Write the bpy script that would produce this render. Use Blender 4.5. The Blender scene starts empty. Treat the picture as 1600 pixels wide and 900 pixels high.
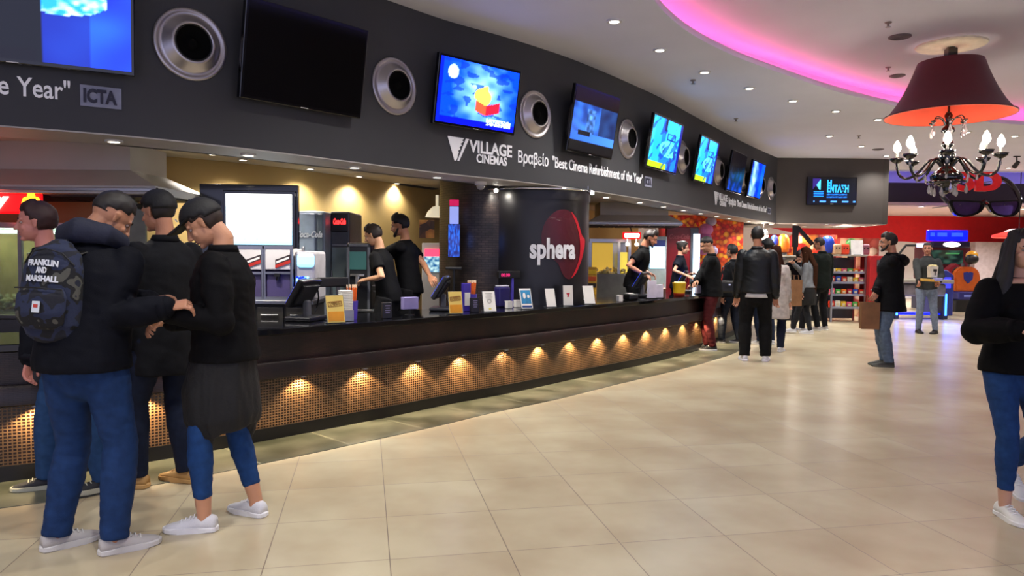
import bpy, bmesh, math, random
from mathutils import Vector, Matrix, noise
PI = math.pi
SC = bpy.context.scene
COL = SC.collection
random.seed(7)

# ---------------------------------------------------------------- camera
EYE = 1.52
FPX, PITCH, ROLL = 1140.0, 0.044, 0.0095
_cp, _sp, _cr, _sr = math.cos(PITCH), math.sin(PITCH), math.cos(ROLL), math.sin(ROLL)
_R = Vector((1, 0, 0)); _F = Vector((0, _cp, -_sp)); _U = Vector((0, _sp, _cp))
cam_d = bpy.data.cameras.new('camera'); cam_d.sensor_width = 36.0; cam_d.lens = FPX * 36.0 / 1600.0
cam_d.clip_end = 200
cam = bpy.data.objects.new('camera', cam_d); COL.objects.link(cam)
_r = _R * _cr + _U * _sr; _u = _U * _cr - _R * _sr; _b = -_F
cam.matrix_world = Matrix(((_r.x, _u.x, _b.x, 0), (_r.y, _u.y, _b.y, 0), (_r.z, _u.z, _b.z, EYE), (0, 0, 0, 1)))
SC.camera = cam

def ray(px, py):
    X, Y = px - 800, py - 450
    x = _cr * X + _sr * Y; y = -_sr * X + _cr * Y
    return _R * (x / FPX) + _U * (-y / FPX) + _F
def at_z(px, py, z):
    d = ray(px, py); t = (z - EYE) / d.z
    return Vector((d.x * t, d.y * t, z))
def at_y(px, py, Y):
    d = ray(px, py); t = Y / d.y
    return Vector((d.x * t, Y, d.z * t + EYE))
def px_of(v):
    w = Vector(v) - Vector((0, 0, EYE)); return 800 + FPX * w.dot(_r) / w.dot(_F)

# ---------------------------------------------------------------- world, exposure
w = bpy.data.worlds.new('world'); SC.world = w; w.use_nodes = True
w.node_tree.nodes['Background'].inputs[0].default_value = (0.64, 0.66, 1.0, 1)
w.node_tree.nodes['Background'].inputs[1].default_value = 1.4
SC.view_settings.view_transform = 'Standard'; SC.view_settings.look = 'None'
SC.view_settings.exposure = 0.0; SC.view_settings.gamma = 1.0; SC.view_settings.use_curve_mapping = False
try:
    SC.cycles.use_denoising = True; SC.cycles.max_bounces = 6; SC.cycles.diffuse_bounces = 3
    SC.cycles.glossy_bounces = 3; SC.cycles.sample_clamp_indirect = 4.0; SC.cycles.caustics_reflective = False
    SC.cycles.caustics_refractive = False
except Exception: pass
LP = dict(down=70.0, downcol=(1.0, 0.96, 0.91), soffit=10.0, bar=3.6, counter=26.0, pink=15.0, bulb=44.0, purple=9.0)

# ---------------------------------------------------------------- materials
MATS = {}
def lin(c):
    if isinstance(c, str):
        c = tuple(int(c[i:i + 2], 16) / 255 for i in (0, 2, 4))
    return tuple((x / 12.92 if x <= 0.04045 else ((x + 0.055) / 1.055) ** 2.4) for x in c[:3])
def mat(name, col, rough=0.6, metal=0.0, var=0.12, scale=8.0, bump=0.0, bscale=60.0, coat=0.0, emit=None, es=0.0, trans=0.0, sheen=0.0, spec=0.5, stretch=None):
    if name in MATS: return MATS[name]
    m = bpy.data.materials.new(name); m.use_nodes = True; nt = m.node_tree; n = nt.nodes; L = nt.links
    b = n['Principled BSDF']; c = lin(col)
    tc = n.new('ShaderNodeTexCoord'); mp = n.new('ShaderNodeMapping'); L.new(tc.outputs['Object'], mp.inputs[0])
    if stretch: mp.inputs['Scale'].default_value = stretch
    nz = n.new('ShaderNodeTexNoise'); nz.inputs['Scale'].default_value = scale; L.new(mp.outputs[0], nz.inputs['Vector'])
    rp = n.new('ShaderNodeValToRGB'); L.new(nz.outputs['Fac'], rp.inputs[0])
    rp.color_ramp.elements[0].position = 0.3; rp.color_ramp.elements[1].position = 0.7
    rp.color_ramp.elements[0].color = (*[x * (1 - var) for x in c], 1); rp.color_ramp.elements[1].color = (*[min(1, x * (1 + var)) for x in c], 1)
    L.new(rp.outputs[0], b.inputs['Base Color'])
    b.inputs['Roughness'].default_value = rough; b.inputs['Metallic'].default_value = metal
    b.inputs['Coat Weight'].default_value = coat; b.inputs['Transmission Weight'].default_value = trans
    b.inputs['Sheen Weight'].default_value = sheen; b.inputs['Specular IOR Level'].default_value = spec
    if bump:
        n2 = n.new('ShaderNodeTexNoise'); n2.inputs['Scale'].default_value = bscale; L.new(mp.outputs[0], n2.inputs['Vector'])
        bp = n.new('ShaderNodeBump'); bp.inputs['Strength'].default_value = bump; bp.inputs['Distance'].default_value = 0.01
        L.new(n2.outputs['Fac'], bp.inputs['Height']); L.new(bp.outputs[0], b.inputs['Normal'])
    if emit is not None:
        b.inputs['Emission Color'].default_value = (*lin(emit), 1); b.inputs['Emission Strength'].default_value = es
    MATS[name] = m; return m
def emat(name, col, s):
    return mat(name, col, 0.5, emit=col, es=s, var=0.02)
def brick_mat(name, c1, c2, mortar, bw, bh, ms, rough=0.25, offset=0.5, uv=True, rough_m=0.6, bump=0.3, var=None, mixcol=None):
    if name in MATS: return MATS[name]
    m = bpy.data.materials.new(name); m.use_nodes = True; nt = m.node_tree; n = nt.nodes; L = nt.links
    b = n['Principled BSDF']; tc = n.new('ShaderNodeTexCoord'); br = n.new('ShaderNodeTexBrick')
    L.new(tc.outputs['UV' if uv else 'Object'], br.inputs['Vector'])
    br.inputs['Color1'].default_value = (*lin(c1), 1); br.inputs['Color2'].default_value = (*lin(c2), 1); br.inputs['Mortar'].default_value = (*lin(mortar), 1)
    br.inputs['Scale'].default_value = 1; br.inputs['Brick Width'].default_value = bw; br.inputs['Row Height'].default_value = bh
    br.inputs['Mortar Size'].default_value = ms; br.inputs['Mortar Smooth'].default_value = 0.1; br.offset = offset
    out = br.outputs['Color']
    if mixcol:
        nz = n.new('ShaderNodeTexNoise'); nz.inputs['Scale'].default_value = mixcol[2]; L.new(tc.outputs['UV' if uv else 'Object'], nz.inputs['Vector'])
        nz.inputs['Detail'].default_value = 4
        rp = n.new('ShaderNodeValToRGB'); L.new(nz.outputs['Fac'], rp.inputs[0]); rp.color_ramp.elements[0].position = .35; rp.color_ramp.elements[1].position = .68
        rp.color_ramp.elements[0].color = (*lin(mixcol[0]), 1); rp.color_ramp.elements[1].color = (*lin(mixcol[1]), 1)
        mx = n.new('ShaderNodeMix'); mx.data_type = 'RGBA'; mx.blend_type = 'MULTIPLY'; mx.inputs[0].default_value = 1
        L.new(out, mx.inputs[6]); L.new(rp.outputs[0], mx.inputs[7]); out = mx.outputs[2]
    L.new(out, b.inputs['Base Color'])
    mr = n.new('ShaderNodeMapRange'); L.new(br.outputs['Fac'], mr.inputs[0]); mr.inputs[3].default_value = rough; mr.inputs[4].default_value = rough_m
    L.new(mr.outputs[0], b.inputs['Roughness'])
    if bump:
        bp = n.new('ShaderNodeBump'); bp.inputs['Strength'].default_value = bump; bp.inputs['Distance'].default_value = 0.003; bp.invert = True
        L.new(br.outputs['Fac'], bp.inputs['Height']); L.new(bp.outputs[0], b.inputs['Normal'])
    MATS[name] = m; return m
def attr_emit(name, s):
    if name in MATS: return MATS[name]
    m = bpy.data.materials.new(name); m.use_nodes = True; nt = m.node_tree; n = nt.nodes; L = nt.links
    b = n['Principled BSDF']; a = n.new('ShaderNodeVertexColor'); a.layer_name = 'picture'
    L.new(a.outputs['Color'], b.inputs['Emission Color']); b.inputs['Emission Strength'].default_value = s
    b.inputs['Base Color'].default_value = (.01, .01, .012, 1); b.inputs['Roughness'].default_value = .15
    MATS[name] = m; return m
def candy_mat(name, cols, scale, emit=0.0):
    if name in MATS: return MATS[name]
    m = bpy.data.materials.new(name); m.use_nodes = True; nt = m.node_tree; n = nt.nodes; L = nt.links
    b = n['Principled BSDF']; tc = n.new('ShaderNodeTexCoord'); v = n.new('ShaderNodeTexVoronoi'); v.inputs['Scale'].default_value = scale
    L.new(tc.outputs['Object'], v.inputs['Vector'])
    rp = n.new('ShaderNodeValToRGB'); rp.color_ramp.interpolation = 'CONSTANT'
    sx = n.new('ShaderNodeSeparateColor'); L.new(v.outputs['Color'], sx.inputs[0]); L.new(sx.outputs[0], rp.inputs[0])
    e = rp.color_ramp.elements
    for i, c in enumerate(cols):
        q = e[i] if i < 2 else e.new(0.5)
        q.position = i / len(cols); q.color = (*lin(c), 1)
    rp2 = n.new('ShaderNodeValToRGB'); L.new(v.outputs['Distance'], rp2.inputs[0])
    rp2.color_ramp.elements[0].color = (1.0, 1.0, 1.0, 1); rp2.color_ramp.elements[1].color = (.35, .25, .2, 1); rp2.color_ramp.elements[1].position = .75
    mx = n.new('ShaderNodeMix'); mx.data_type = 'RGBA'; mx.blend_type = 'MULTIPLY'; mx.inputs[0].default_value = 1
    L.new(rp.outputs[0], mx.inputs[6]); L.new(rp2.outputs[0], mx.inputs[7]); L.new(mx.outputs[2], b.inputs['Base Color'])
    if emit:
        L.new(mx.outputs[2], b.inputs['Emission Color']); b.inputs['Emission Strength'].default_value = emit
    b.inputs['Roughness'].default_value = .45
    MATS[name] = m; return m
black = mat('black_plastic', '0c0c0e', .45); gloss = mat('black_gloss', '08080a', .12, coat=.3)
steel = mat('brushed_steel', 'a8a8a8', .3, 1.0, var=.08, stretch=(1, 1, 30)); chrome = mat('chrome', 'd8d8d8', .12, 1.0, var=.02)
white = mat('white_plastic', 'dcdad6', .5, var=.03); greyp = mat('grey_plastic', '55565c', .5)
paper = mat('paper', 'e6e2da', .7, var=.03); glassm = mat('clear_acrylic', 'e8eef0', .08, trans=.9, var=.01)

# ---------------------------------------------------------------- mesh helpers
def tag(o, label=None, cat=None, group=None, kind=None):
    if label: o['label'] = label
    if cat: o['category'] = cat
    if group: o['group'] = group
    if kind: o['kind'] = kind
    return o
def thing(name, label, cat, loc=(0, 0, 0), rz=0.0, group=None):
    o = bpy.data.objects.new(name, None); COL.objects.link(o); o.empty_display_size = .1
    o.location = loc; o.rotation_euler = (0, 0, rz); return tag(o, label, cat, group)
def link_mesh(name, me, m, parent=None, loc=None, rot=None, smooth=False):
    o = bpy.data.objects.new(name, me); COL.objects.link(o)
    if m:
        for x in (m if isinstance(m, (list, tuple)) else [m]):
            if not any(x == y for y in me.materials): me.materials.append(x)
    if parent: o.parent = parent
    if loc is not None: o.location = loc
    if rot is not None: o.rotation_euler = rot
    if smooth:
        for p in me.polygons: p.use_smooth = True
    return o
def obj(name, bm, m, parent=None, loc=None, rot=None, smooth=False, auto=None):
    me = bpy.data.meshes.new(name); bmesh.ops.recalc_face_normals(bm, faces=bm.faces); bm.to_mesh(me); bm.free()
    o = link_mesh(name, me, m, parent, loc, rot, smooth or auto is not None)
    if auto is not None:
        try: me.set_sharp_from_angle(angle=math.radians(auto))
        except Exception: pass
    return o
def BM(): return bmesh.new()
def box(bm, c, s, rz=0.0, bev=0.0, rx=0.0, ry=0.0, mi=0):
    r = bmesh.ops.create_cube(bm, size=1.0); vs = r['verts']
    M = Matrix.Translation(c) @ Matrix.Rotation(rz, 4, 'Z') @ Matrix.Rotation(ry, 4, 'Y') @ Matrix.Rotation(rx, 4, 'X') @ Matrix.Diagonal((*s, 1))
    bmesh.ops.transform(bm, matrix=M, verts=vs)
    if bev:
        es = list({e for v in vs for e in v.link_edges})
        r = bmesh.ops.bevel(bm, geom=es, offset=bev, segments=2, affect='EDGES', profile=.5)
    return vs
def cyl(bm, a, b, r, r2=None, seg=16, cap=True):
    a, b = Vector(a), Vector(b); d = b - a
    r2 = r if r2 is None else r2
    M = Matrix.Translation((a + b) / 2) @ d.to_track_quat('Z', 'Y').to_matrix().to_4x4()
    return bmesh.ops.create_cone(bm, cap_ends=cap, segments=seg, radius1=r, radius2=r2, depth=d.length, matrix=M)['verts']
def ball(bm, c, r, s=(1, 1, 1), seg=16, M=None):
    vs = bmesh.ops.create_uvsphere(bm, u_segments=seg, v_segments=max(6, seg // 2), radius=1.0)['verts']
    T = Matrix.Translation(c) @ (M.to_4x4() if M else Matrix.Identity(4)) @ Matrix.Diagonal((r * s[0], r * s[1], r * s[2], 1))
    bmesh.ops.transform(bm, matrix=T, verts=vs); return vs
def lathe(bm, prof, seg=32, M=None, close=False):
    rings = []
    for (r, z) in prof:
        ring = []
        for i in range(seg):
            a = 2 * PI * i / seg; p = Vector((r * math.cos(a), r * math.sin(a), z))
            ring.append(bm.verts.new(M @ p if M else p))
        rings.append(ring)
    for k in range(len(rings) - 1):
        for i in range(seg):
            j = (i + 1) % seg
            try: bm.faces.new((rings[k][i], rings[k][j], rings[k + 1][j], rings[k + 1][i]))
            except ValueError: pass
    bmesh.ops.remove_doubles(bm, verts=[v for r in rings for v in r], dist=1e-6)
def tube(bm, pts, r, seg=8, cap=True):
    """round tube along points, r number or list"""
    loft(bm, pts, [(x, x) for x in (r if isinstance(r, (list, tuple)) else [r] * len(pts))], seg=seg, cap=cap)
def loft(bm, pts, rad, seg=14, side=Vector((1, 0, 0)), cap=True, rnd=True):
    pts = [Vector(p) for p in pts]; n = len(pts); P = []; Rr = []
    tans = []
    for i in range(n):
        t = (pts[min(i + 1, n - 1)] - pts[max(i - 1, 0)])
        tans.append(t.normalized() if t.length > 1e-9 else Vector((0, 0, 1)))
    secs = [(pts[i], rad[i][0], rad[i][1], tans[i]) for i in range(n)]
    if cap and rnd:
        for k, s in ((0, -1), (n - 1, 1)):
            p, a, b, t = secs[k] if k == 0 else secs[-1]
            ex = [(p + t * s * min(a, b) * math.sin(q), a * math.cos(q), b * math.cos(q), t) for q in (.5, 1.0, 1.4)]
            secs = (ex[::-1] + secs) if s < 0 else (secs + ex)
    rings = []; sd = Vector(side)
    for (p, a, b, t) in secs:
        x = sd - t * sd.dot(t)
        if x.length < .05: x = Vector((0, 1, 0)) - t * t.y
        x.normalize(); y = t.cross(x)
        rings.append([bm.verts.new(p + x * (a * math.cos(2 * PI * i / seg)) + y * (b * math.sin(2 * PI * i / seg))) for i in range(seg)])
        sd = x if rnd is not None else sd
    for k in range(len(rings) - 1):
        for i in range(seg):
            j = (i + 1) % seg
            bm.faces.new((rings[k][i], rings[k][j], rings[k + 1][j], rings[k + 1][i]))
    if cap:
        bm.faces.new(rings[0][::-1]); bm.faces.new(rings[-1])
def prism(bm, poly, z0, z1, M=None):
    """extrude 2D polygon"""
    a = [bm.verts.new((M @ Vector((x, y, z0))) if M else (x, y, z0)) for x, y in poly]
    b = [bm.verts.new((M @ Vector((x, y, z1))) if M else (x, y, z1)) for x, y in poly]
    n = len(poly)
    for i in range(n):
        j = (i + 1) % n; bm.faces.new((a[i], a[j], b[j], b[i]))
    bm.faces.new(a[::-1]); bm.faces.new(b)
XZ = Matrix(((1, 0, 0, 0), (0, 0, -1, 0), (0, 1, 0, 0), (0, 0, 0, 1)))   # 2D (x,y) -> (x, -z, y): stands facing -Y
def eval_mesh(ob):
    dg = bpy.context.evaluated_depsgraph_get(); dg.update()
    me = bpy.data.meshes.new_from_object(ob.evaluated_get(dg)); return me
def remesh(bm, vox, smooth=4, fac=.5):
    me = bpy.data.meshes.new('t'); bmesh.ops.recalc_face_normals(bm, faces=bm.faces); bm.to_mesh(me); bm.free()
    o = bpy.data.objects.new('t', me); COL.objects.link(o)
    r = o.modifiers.new('r', 'REMESH'); r.mode = 'VOXEL'; r.voxel_size = vox
    if smooth:
        s = o.modifiers.new('s', 'SMOOTH'); s.factor = fac; s.iterations = smooth
    out = eval_mesh(o); bpy.data.objects.remove(o); bpy.data.meshes.remove(me)
    for p in out.polygons: p.use_smooth = True
    return out
TXT = {}
def text_bm(s, size, extrude=.004, bold=0.0, align='LEFT', spacing=1.0, shear=0.0):
    cu = bpy.data.curves.new('t', 'FONT'); cu.body = s; cu.size = size; cu.extrude = extrude; cu.offset = bold
    cu.align_x = align; cu.space_character = spacing; cu.resolution_u = 3; cu.shear = shear
    o = bpy.data.objects.new('t', cu); COL.objects.link(o); me = eval_mesh(o)
    bm = BM(); bm.from_mesh(me); bpy.data.objects.remove(o); bpy.data.curves.remove(cu); bpy.data.meshes.remove(me); return bm
def text_obj(name, s, size, m, parent=None, loc=(0, 0, 0), rot=(PI / 2, 0, 0), fit=None, **k):
    bm = text_bm(s, size, **k)
    if fit:
        xs = [v.co.x for v in bm.verts]; f = fit / (max(xs) - min(xs))
        for v in bm.verts: v.co.x *= f
    return obj(name, bm, m, parent, loc, rot)
def picture_grid(name, wd, ht, fn, m, parent, nx=64, ny=36, loc=(0, 0, 0), rot=(0, 0, 0)):
    """flat lit picture facing -Y, colours from fn(u,v) u right v up"""
    vs = [((i / nx - .5) * wd, 0, (j / ny - .5) * ht) for j in range(ny + 1) for i in range(nx + 1)]
    fs = [(j * (nx + 1) + i, j * (nx + 1) + i + 1, (j + 1) * (nx + 1) + i + 1, (j + 1) * (nx + 1) + i) for j in range(ny) for i in range(nx)]
    me = bpy.data.meshes.new(name); me.from_pydata(vs, [], fs)
    ca = me.color_attributes.new('picture', 'FLOAT_COLOR', 'POINT')
    for j in range(ny + 1):
        for i in range(nx + 1):
            c = fn(i / nx, j / ny); ca.data[j * (nx + 1) + i].color = (*lin(tuple(max(0, min(1, x)) for x in c)), 1)
    return link_mesh(name, me, m, parent, loc, rot)

class Path:
    def __init__(s, pts, closed=False, n=24):
        P = [Vector(p) for p in pts]
        P = ([P[-1]] + P + [P[0], P[1]]) if closed else ([P[0] * 2 - P[1]] + P + [P[-1] * 2 - P[-2]])
        s.p = []
        for i in range(1, len(P) - 2):
            a, b, c, d = P[i - 1:i + 3]
            for k in range(n):
                t = k / n
                s.p.append(.5 * ((2 * b) + (c - a) * t + (2 * a - 5 * b + 4 * c - d) * t * t + (3 * b - a - 3 * c + d) * t ** 3))
        if not closed: s.p.append(P[-2])
        s.S = [0.0]
        for a, b in zip(s.p, s.p[1:]): s.S.append(s.S[-1] + (b - a).length)
        s.L = s.S[-1]
    def at(s, q, off=0.0, z=0.0):
        import bisect
        i = max(0, min(len(s.p) - 2, bisect.bisect_right(s.S, q) - 1)); L = s.S[i + 1] - s.S[i]
        f = (q - s.S[i]) / L; p = s.p[i].lerp(s.p[i + 1], f) if 0 <= f <= 1 else s.p[i] + (s.p[i + 1] - s.p[i]) * f
        n = s.nrm(q); return Vector((p.x + n.x * off, p.y + n.y * off, z))
    def tan(s, q):
        def raw(t):
            import bisect
            i = max(0, min(len(s.p) - 2, bisect.bisect_right(s.S, t) - 1)); return (s.p[i + 1] - s.p[i]).normalized()
        return (raw(q - .15) + raw(q) + raw(q + .15)).normalized()
    def nrm(s, q):
        t = s.tan(q); return Vector((t.y, -t.x))
    def rz(s, q):
        t = s.tan(q); return math.atan2(t.y, t.x)
    def s_px(s, px, off=0.0, z=0.0, lo=None, hi=None):
        lo = 0 if lo is None else lo; hi = s.L if hi is None else hi
        for _ in range(40):
            m = (lo + hi) / 2
            if px_of(s.at(m, off, z)) < px: lo = m
            else: hi = m
        return lo
def sweep(bm, path, prof, s0, s1, ds=.15, close=True):
    """profile [(offset,z)] closed polygon swept along a path; uv = (s, length round the profile)"""
    n = max(2, int((s1 - s0) / ds)); uvl = bm.loops.layers.uv.verify(); rings = []; m = len(prof)
    acc = [0.0]
    for i in range(m):
        a, b = prof[i], prof[(i + 1) % m]; acc.append(acc[-1] + math.hypot(a[0] - b[0], a[1] - b[1]))
    for k in range(n + 1):
        q = s0 + (s1 - s0) * k / n
        rings.append([bm.verts.new(path.at(q, o, z)) for o, z in prof])
    for k in range(n):
        qa, qb = s0 + (s1 - s0) * k / n, s0 + (s1 - s0) * (k + 1) / n
        for i in range(m if close else m - 1):
            j = (i + 1) % m
            f = bm.faces.new((rings[k][i], rings[k + 1][i], rings[k + 1][j], rings[k][j]))
            for l, uv in zip(f.loops, ((qa, acc[i]), (qb, acc[i]), (qb, acc[i + 1]), (qa, acc[i + 1]))): l[uvl].uv = uv
    if close:
        bm.faces.new(rings[0]); bm.faces.new(rings[-1][::-1])
def lamp(name, kind, loc, energy, col, parent=None, size=.1, angle=None, blend=.5, rot=None, target=None):
    d = bpy.data.lights.new(name, kind); d.energy = energy; d.color = col
    if kind == 'SPOT': d.spot_size = angle; d.spot_blend = blend; d.shadow_soft_size = size
    elif kind == 'AREA': d.shape = 'DISK'; d.size = size; d.spread = angle or PI
    else: d.shadow_soft_size = size
    o = bpy.data.objects.new(name, d); COL.objects.link(o); o.location = loc
    if target is not None: o.rotation_euler = (Vector(target) - Vector(loc)).to_track_quat('-Z', 'Y').to_euler()
    elif rot: o.rotation_euler = rot
    if parent: o.parent = parent
    return o
def dup(root, loc, rz=None, label=None, rot=None):
    r = root.copy(); COL.objects.link(r); r.location = loc
    if rz is not None: r.rotation_euler = (0, 0, rz)
    if rot is not None: r.rotation_euler = rot
    if label: r['label'] = label
    def rec(a, b):
        for ch in list(a.children):
            c = ch.copy(); COL.objects.link(c); c.parent = b; rec(ch, c)
    rec(root, r); return r
# ---------------------------------------------------------------- the setting
ZC, ZU, ZS, ZI, ZT = 3.95, 4.25, 2.38, 2.55, 0.92       # ceiling, raised ceiling, bulkhead underside, bar ceiling, counter top
YAW = 0.198
def uvplane(name, poly, z, m, fuv, up=True, holes=(), kind='structure'):
    cu = bpy.data.curves.new('t', 'CURVE'); cu.dimensions = '2D'; cu.fill_mode = 'BOTH'
    for pl in (poly, *holes):
        sp = cu.splines.new('POLY'); sp.points.add(len(pl) - 1); sp.use_cyclic_u = True
        for i, p in enumerate(pl): sp.points[i].co = (p[0], p[1], 0, 1)
    o = bpy.data.objects.new('t', cu); COL.objects.link(o); me = eval_mesh(o)
    bpy.data.objects.remove(o); bpy.data.curves.remove(cu)
    bm = BM(); bm.from_mesh(me); bpy.data.meshes.remove(me)
    bmesh.ops.remove_doubles(bm, verts=bm.verts, dist=1e-5)
    L = bm.loops.layers.uv.verify()
    for v in bm.verts: v.co.z = z
    bm.normal_update()
    for f in bm.faces:
        if (f.normal.z > 0) != up: f.normal_flip()
        for l in f.loops: l[L].uv = fuv(l.vert.co)
    me = bpy.data.meshes.new(name); bm.to_mesh(me); bm.free()
    return tag(link_mesh(name, me, m), kind=kind)
_c, _s = math.cos(YAW), math.sin(YAW)
def tile_uv(p):
    x, y = p.x / .604, p.y / .604
    return (_c * x + _s * y + 1.8037, -_s * x + _c * y - 6.0053)
floor_m = brick_mat('floor_tiles', 'ccc3a8', 'c4b99e', '85786a', 1.0, 1.0, .0045, rough=.27, offset=0.0, rough_m=.6, bump=.08, mixcol=('e6ddd4', 'fffdf8', .8))
slate_m = brick_mat('slate_strip', '777970', '6a6c63', 'a5a497', .75, 2.0, .006, rough=.28, offset=0.0, bump=.05, mixcol=('8f9488', 'fffff4', 2.2))
uvplane('floor', [(-10, -5), (21, -5), (21, 29), (-10, 29)], 0, floor_m, tile_uv)
CP = Path([(-8.5, 3.6), (-6.5, 3.8), (-4.6, 4.2), (-3.4, 4.72), (-2.72, 5.16), (-2.06, 5.80), (-1.17, 6.75), (-.64, 7.38), (0, 8.05), (.81, 9.03), (1.79, 10.18), (2.55, 11.18), (3.22, 12.2), (4.3, 14.2), (5.2, 15.9)])
CE = CP.s_px(1168, 0, .5)                         # where the counter ends
bm = BM(); sweep(bm, CP, [(-.05, -.02), (.60, -.02), (.60, .004), (-.05, .004)], 0, CE + 1.2)
tag(obj('floor_strip', bm, slate_m), kind='structure')
# main ceiling with the big oval cove
COVE = Path([(1.15, 6.6), (1.75, 7.8), (2.6, 8.85), (3.56, 9.75), (4.62, 10.66), (5.77, 11.5), (7.4, 12.5), (9.2, 13.2), (11.5, 13.3), (13.6, 12.0), (14.6, 9.2), (14.2, 5.6), (12.3, 2.2), (9, .2), (5.5, -.2), (2.6, 1.2), (1.1, 3.4), (.85, 5.2)], closed=True, n=10)
hole = [(p.x, p.y) for p in COVE.p]
ceil_m = mat('ceiling_paint', 'dfe0f0', .75, var=.02, scale=1.5)
flat_uv = lambda p: (p.x, p.y)
uvplane('ceiling', [(-10, -5), (21, -5), (21, 19.9), (-10, 19.9)], ZC, ceil_m, flat_uv, up=False, holes=[hole])
cen = Vector((8.0, 6.5))
def scaled(d): return [((p[0] - cen.x) * (1 + d / 6.5) + cen.x, (p[1] - cen.y) * (1 + d / 6.5) + cen.y) for p in hole]
outer = scaled(.45)
uvplane('ceiling', outer, ZU, ceil_m, flat_uv, up=False)
bm = BM()
n = len(hole); A = [[bm.verts.new((x, y, z)) for x, y in pl] for pl, z in ((hole, ZC), (hole, ZC + .07), (scaled(.02), ZC + .075), (scaled(.3), ZC + .03), (outer, ZC + .02), (outer, ZU + .01))]
for r0, r1 in zip(A, A[1:]):
    for i in range(n): bm.faces.new((r0[i], r0[(i + 1) % n], r1[(i + 1) % n], r1[i]))
tag(obj('trim_1', bm, ceil_m, smooth=True), kind='structure')
# pink light line lying in the cove
CV = Path([(*p,) for p in scaled(.26)][::3], closed=True, n=4)
pts = [Vector((p.x, p.y, ZC + .085)) for p in CV.p]
pk = [i for i, p in enumerate(pts) if p.y > -.5 and p.x < 11 and not (p.y < 3 and p.x > 3)]
a_ = [p for i, p in enumerate(pts) if i in set(pk)]; b_ = [p for i, p in enumerate(pts) if i not in set(pk)]
def chain(ps):
    out = [[ps[0]]]
    for p in ps[1:]: (out[-1].append(p) if (p - out[-1][-1]).length < .8 else out.append([p]))
    return [c for c in out if len(c) > 1]
bm = BM(); [tube(bm, c, .018, seg=6) for c in chain(a_)]
tag(obj('led_strip', bm, emat('pink_led', 'ff5a98', LP['pink'])), 'pink LED light line hidden in the oval ceiling cove', 'light')
bm = BM(); [tube(bm, c, .018, seg=6) for c in chain(b_)]
tag(obj('led_strip', bm, emat('blue_violet_led', '6a5cff', LP['pink'] * .4)), 'blue violet LED light line in the far side of the cove', 'light')

# dark curved fascia over the bar
FP = Path([(-8.5, 3.7), (-6.5, 3.95), (-4.7, 4.45), (-3.6, 4.97), (-2.8, 5.44), (-2.12, 6.06), (-1.18, 7.13), (-0.68, 7.7), (0, 8.33), (.8, 9.22), (1.82, 10.62), (2.43, 11.55), (3.3, 12.98), (4.8, 15.4), (6.42, 17.8), (8, 19.9)])
F0 = FP.s_px(301, 0, 3.17) - 1.33                # zero of the fascia's own measure
FE = FP.s_px(1216, 0, 3.0)
fas_m = mat('charcoal_fascia_paint', '38393d', .62, var=.06, scale=2.0)
bm = BM(); sweep(bm, FP, [(0, ZS), (0, ZC + .02), (-.16, ZC + .02), (-.16, ZS + .14), (-.5, ZS + .14), (-.5, ZS)], 0, FE + .25)
tag(obj('wall_front', bm, [fas_m], auto=40), kind='structure')
sof_m = mat('soffit_paint', 'b4b0ac', .6, var=.03)
bm = BM(); sweep(bm, FP, [(-.004, ZS - .012), (-.004, ZS - .001), (-.55, ZS - .001), (-.55, ZS - .012)], 0, FE + .3)
tag(obj('trim_2', bm, sof_m, auto=40), kind='structure')
bm = BM(); sweep(bm, FP, [(-.5, ZS - .012), (-.5, ZI + .1), (-.56, ZI + .1), (-.56, ZS - .012)], FP.s_px(180, -.5, ZS), FE)
tag(obj('trim_3', bm, mat('cream_edge', 'd8d2c4', .6), auto=40), kind='structure')
# bar's inner ceiling and the back wall
BW = Path([(-7.0, 7.35), (-5.2, 7.4), (-3.95, 7.75), (-2.96, 8.55), (-2.2, 9.7), (-1.18, 11.5), (0.2, 13.8), (1.8, 16.4), (2.8, 18.0), (3.2, 18.6)])
poly = [tuple(FP.at(q, -.45).xy) for q in [i * .5 for i in range(0, int(FE / .5) + 2)]] + [(6.2, 20.5), (3.2, 19.2)] + [tuple(BW.at(q, -.1).xy) for q in [BW.L - i * .5 for i in range(int(BW.L / .5) + 1)]] + [(-8.6, 7.3)]
inn_m = mat('bar_ceiling_paint', 'e4dac4', .7, var=.03)
uvplane('ceiling', poly, ZI, inn_m, flat_uv, up=False)
yel_m = mat('ochre_wall_paint', 'c2a362', .65, var=.07, scale=1.3)
bm = BM(); sweep(bm, BW, [(0, 0), (0, ZI + .02), (-.12, ZI + .02), (-.12, 0)], 0, BW.L)
tag(obj('wall_back', bm, yel_m, auto=40), kind='structure')
# raised service floor behind the bar
bm = BM()
poly = [tuple(CP.at(q, -.95).xy) for q in [i * .5 for i in range(0, int(CE / .5) + 1)]] + [(3.4, 16.0), (1.9, 16.2)] + [tuple(BW.at(q, .02).xy) for q in [BW.L - 3 - i * .5 for i in range(int((BW.L - 3) / .5))]]
prism(bm, poly, 0, .13); tag(obj('floor_platform', bm, mat('service_floor', '2c2a29', .6)), kind='structure')
# side and rear walls of the hall
wallp = mat('hall_wall_paint', '8d8078', .7, var=.03)
for nm, c, s in (('wall_left', (-9.5, 1.5, 2), (.2, 13, 4.3)), ('wall_right', (21.1, 12, 2), (.2, 34, 4.3))):
    bm = BM(); box(bm, c, s); tag(obj(nm, bm, wallp), kind='structure')
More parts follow.
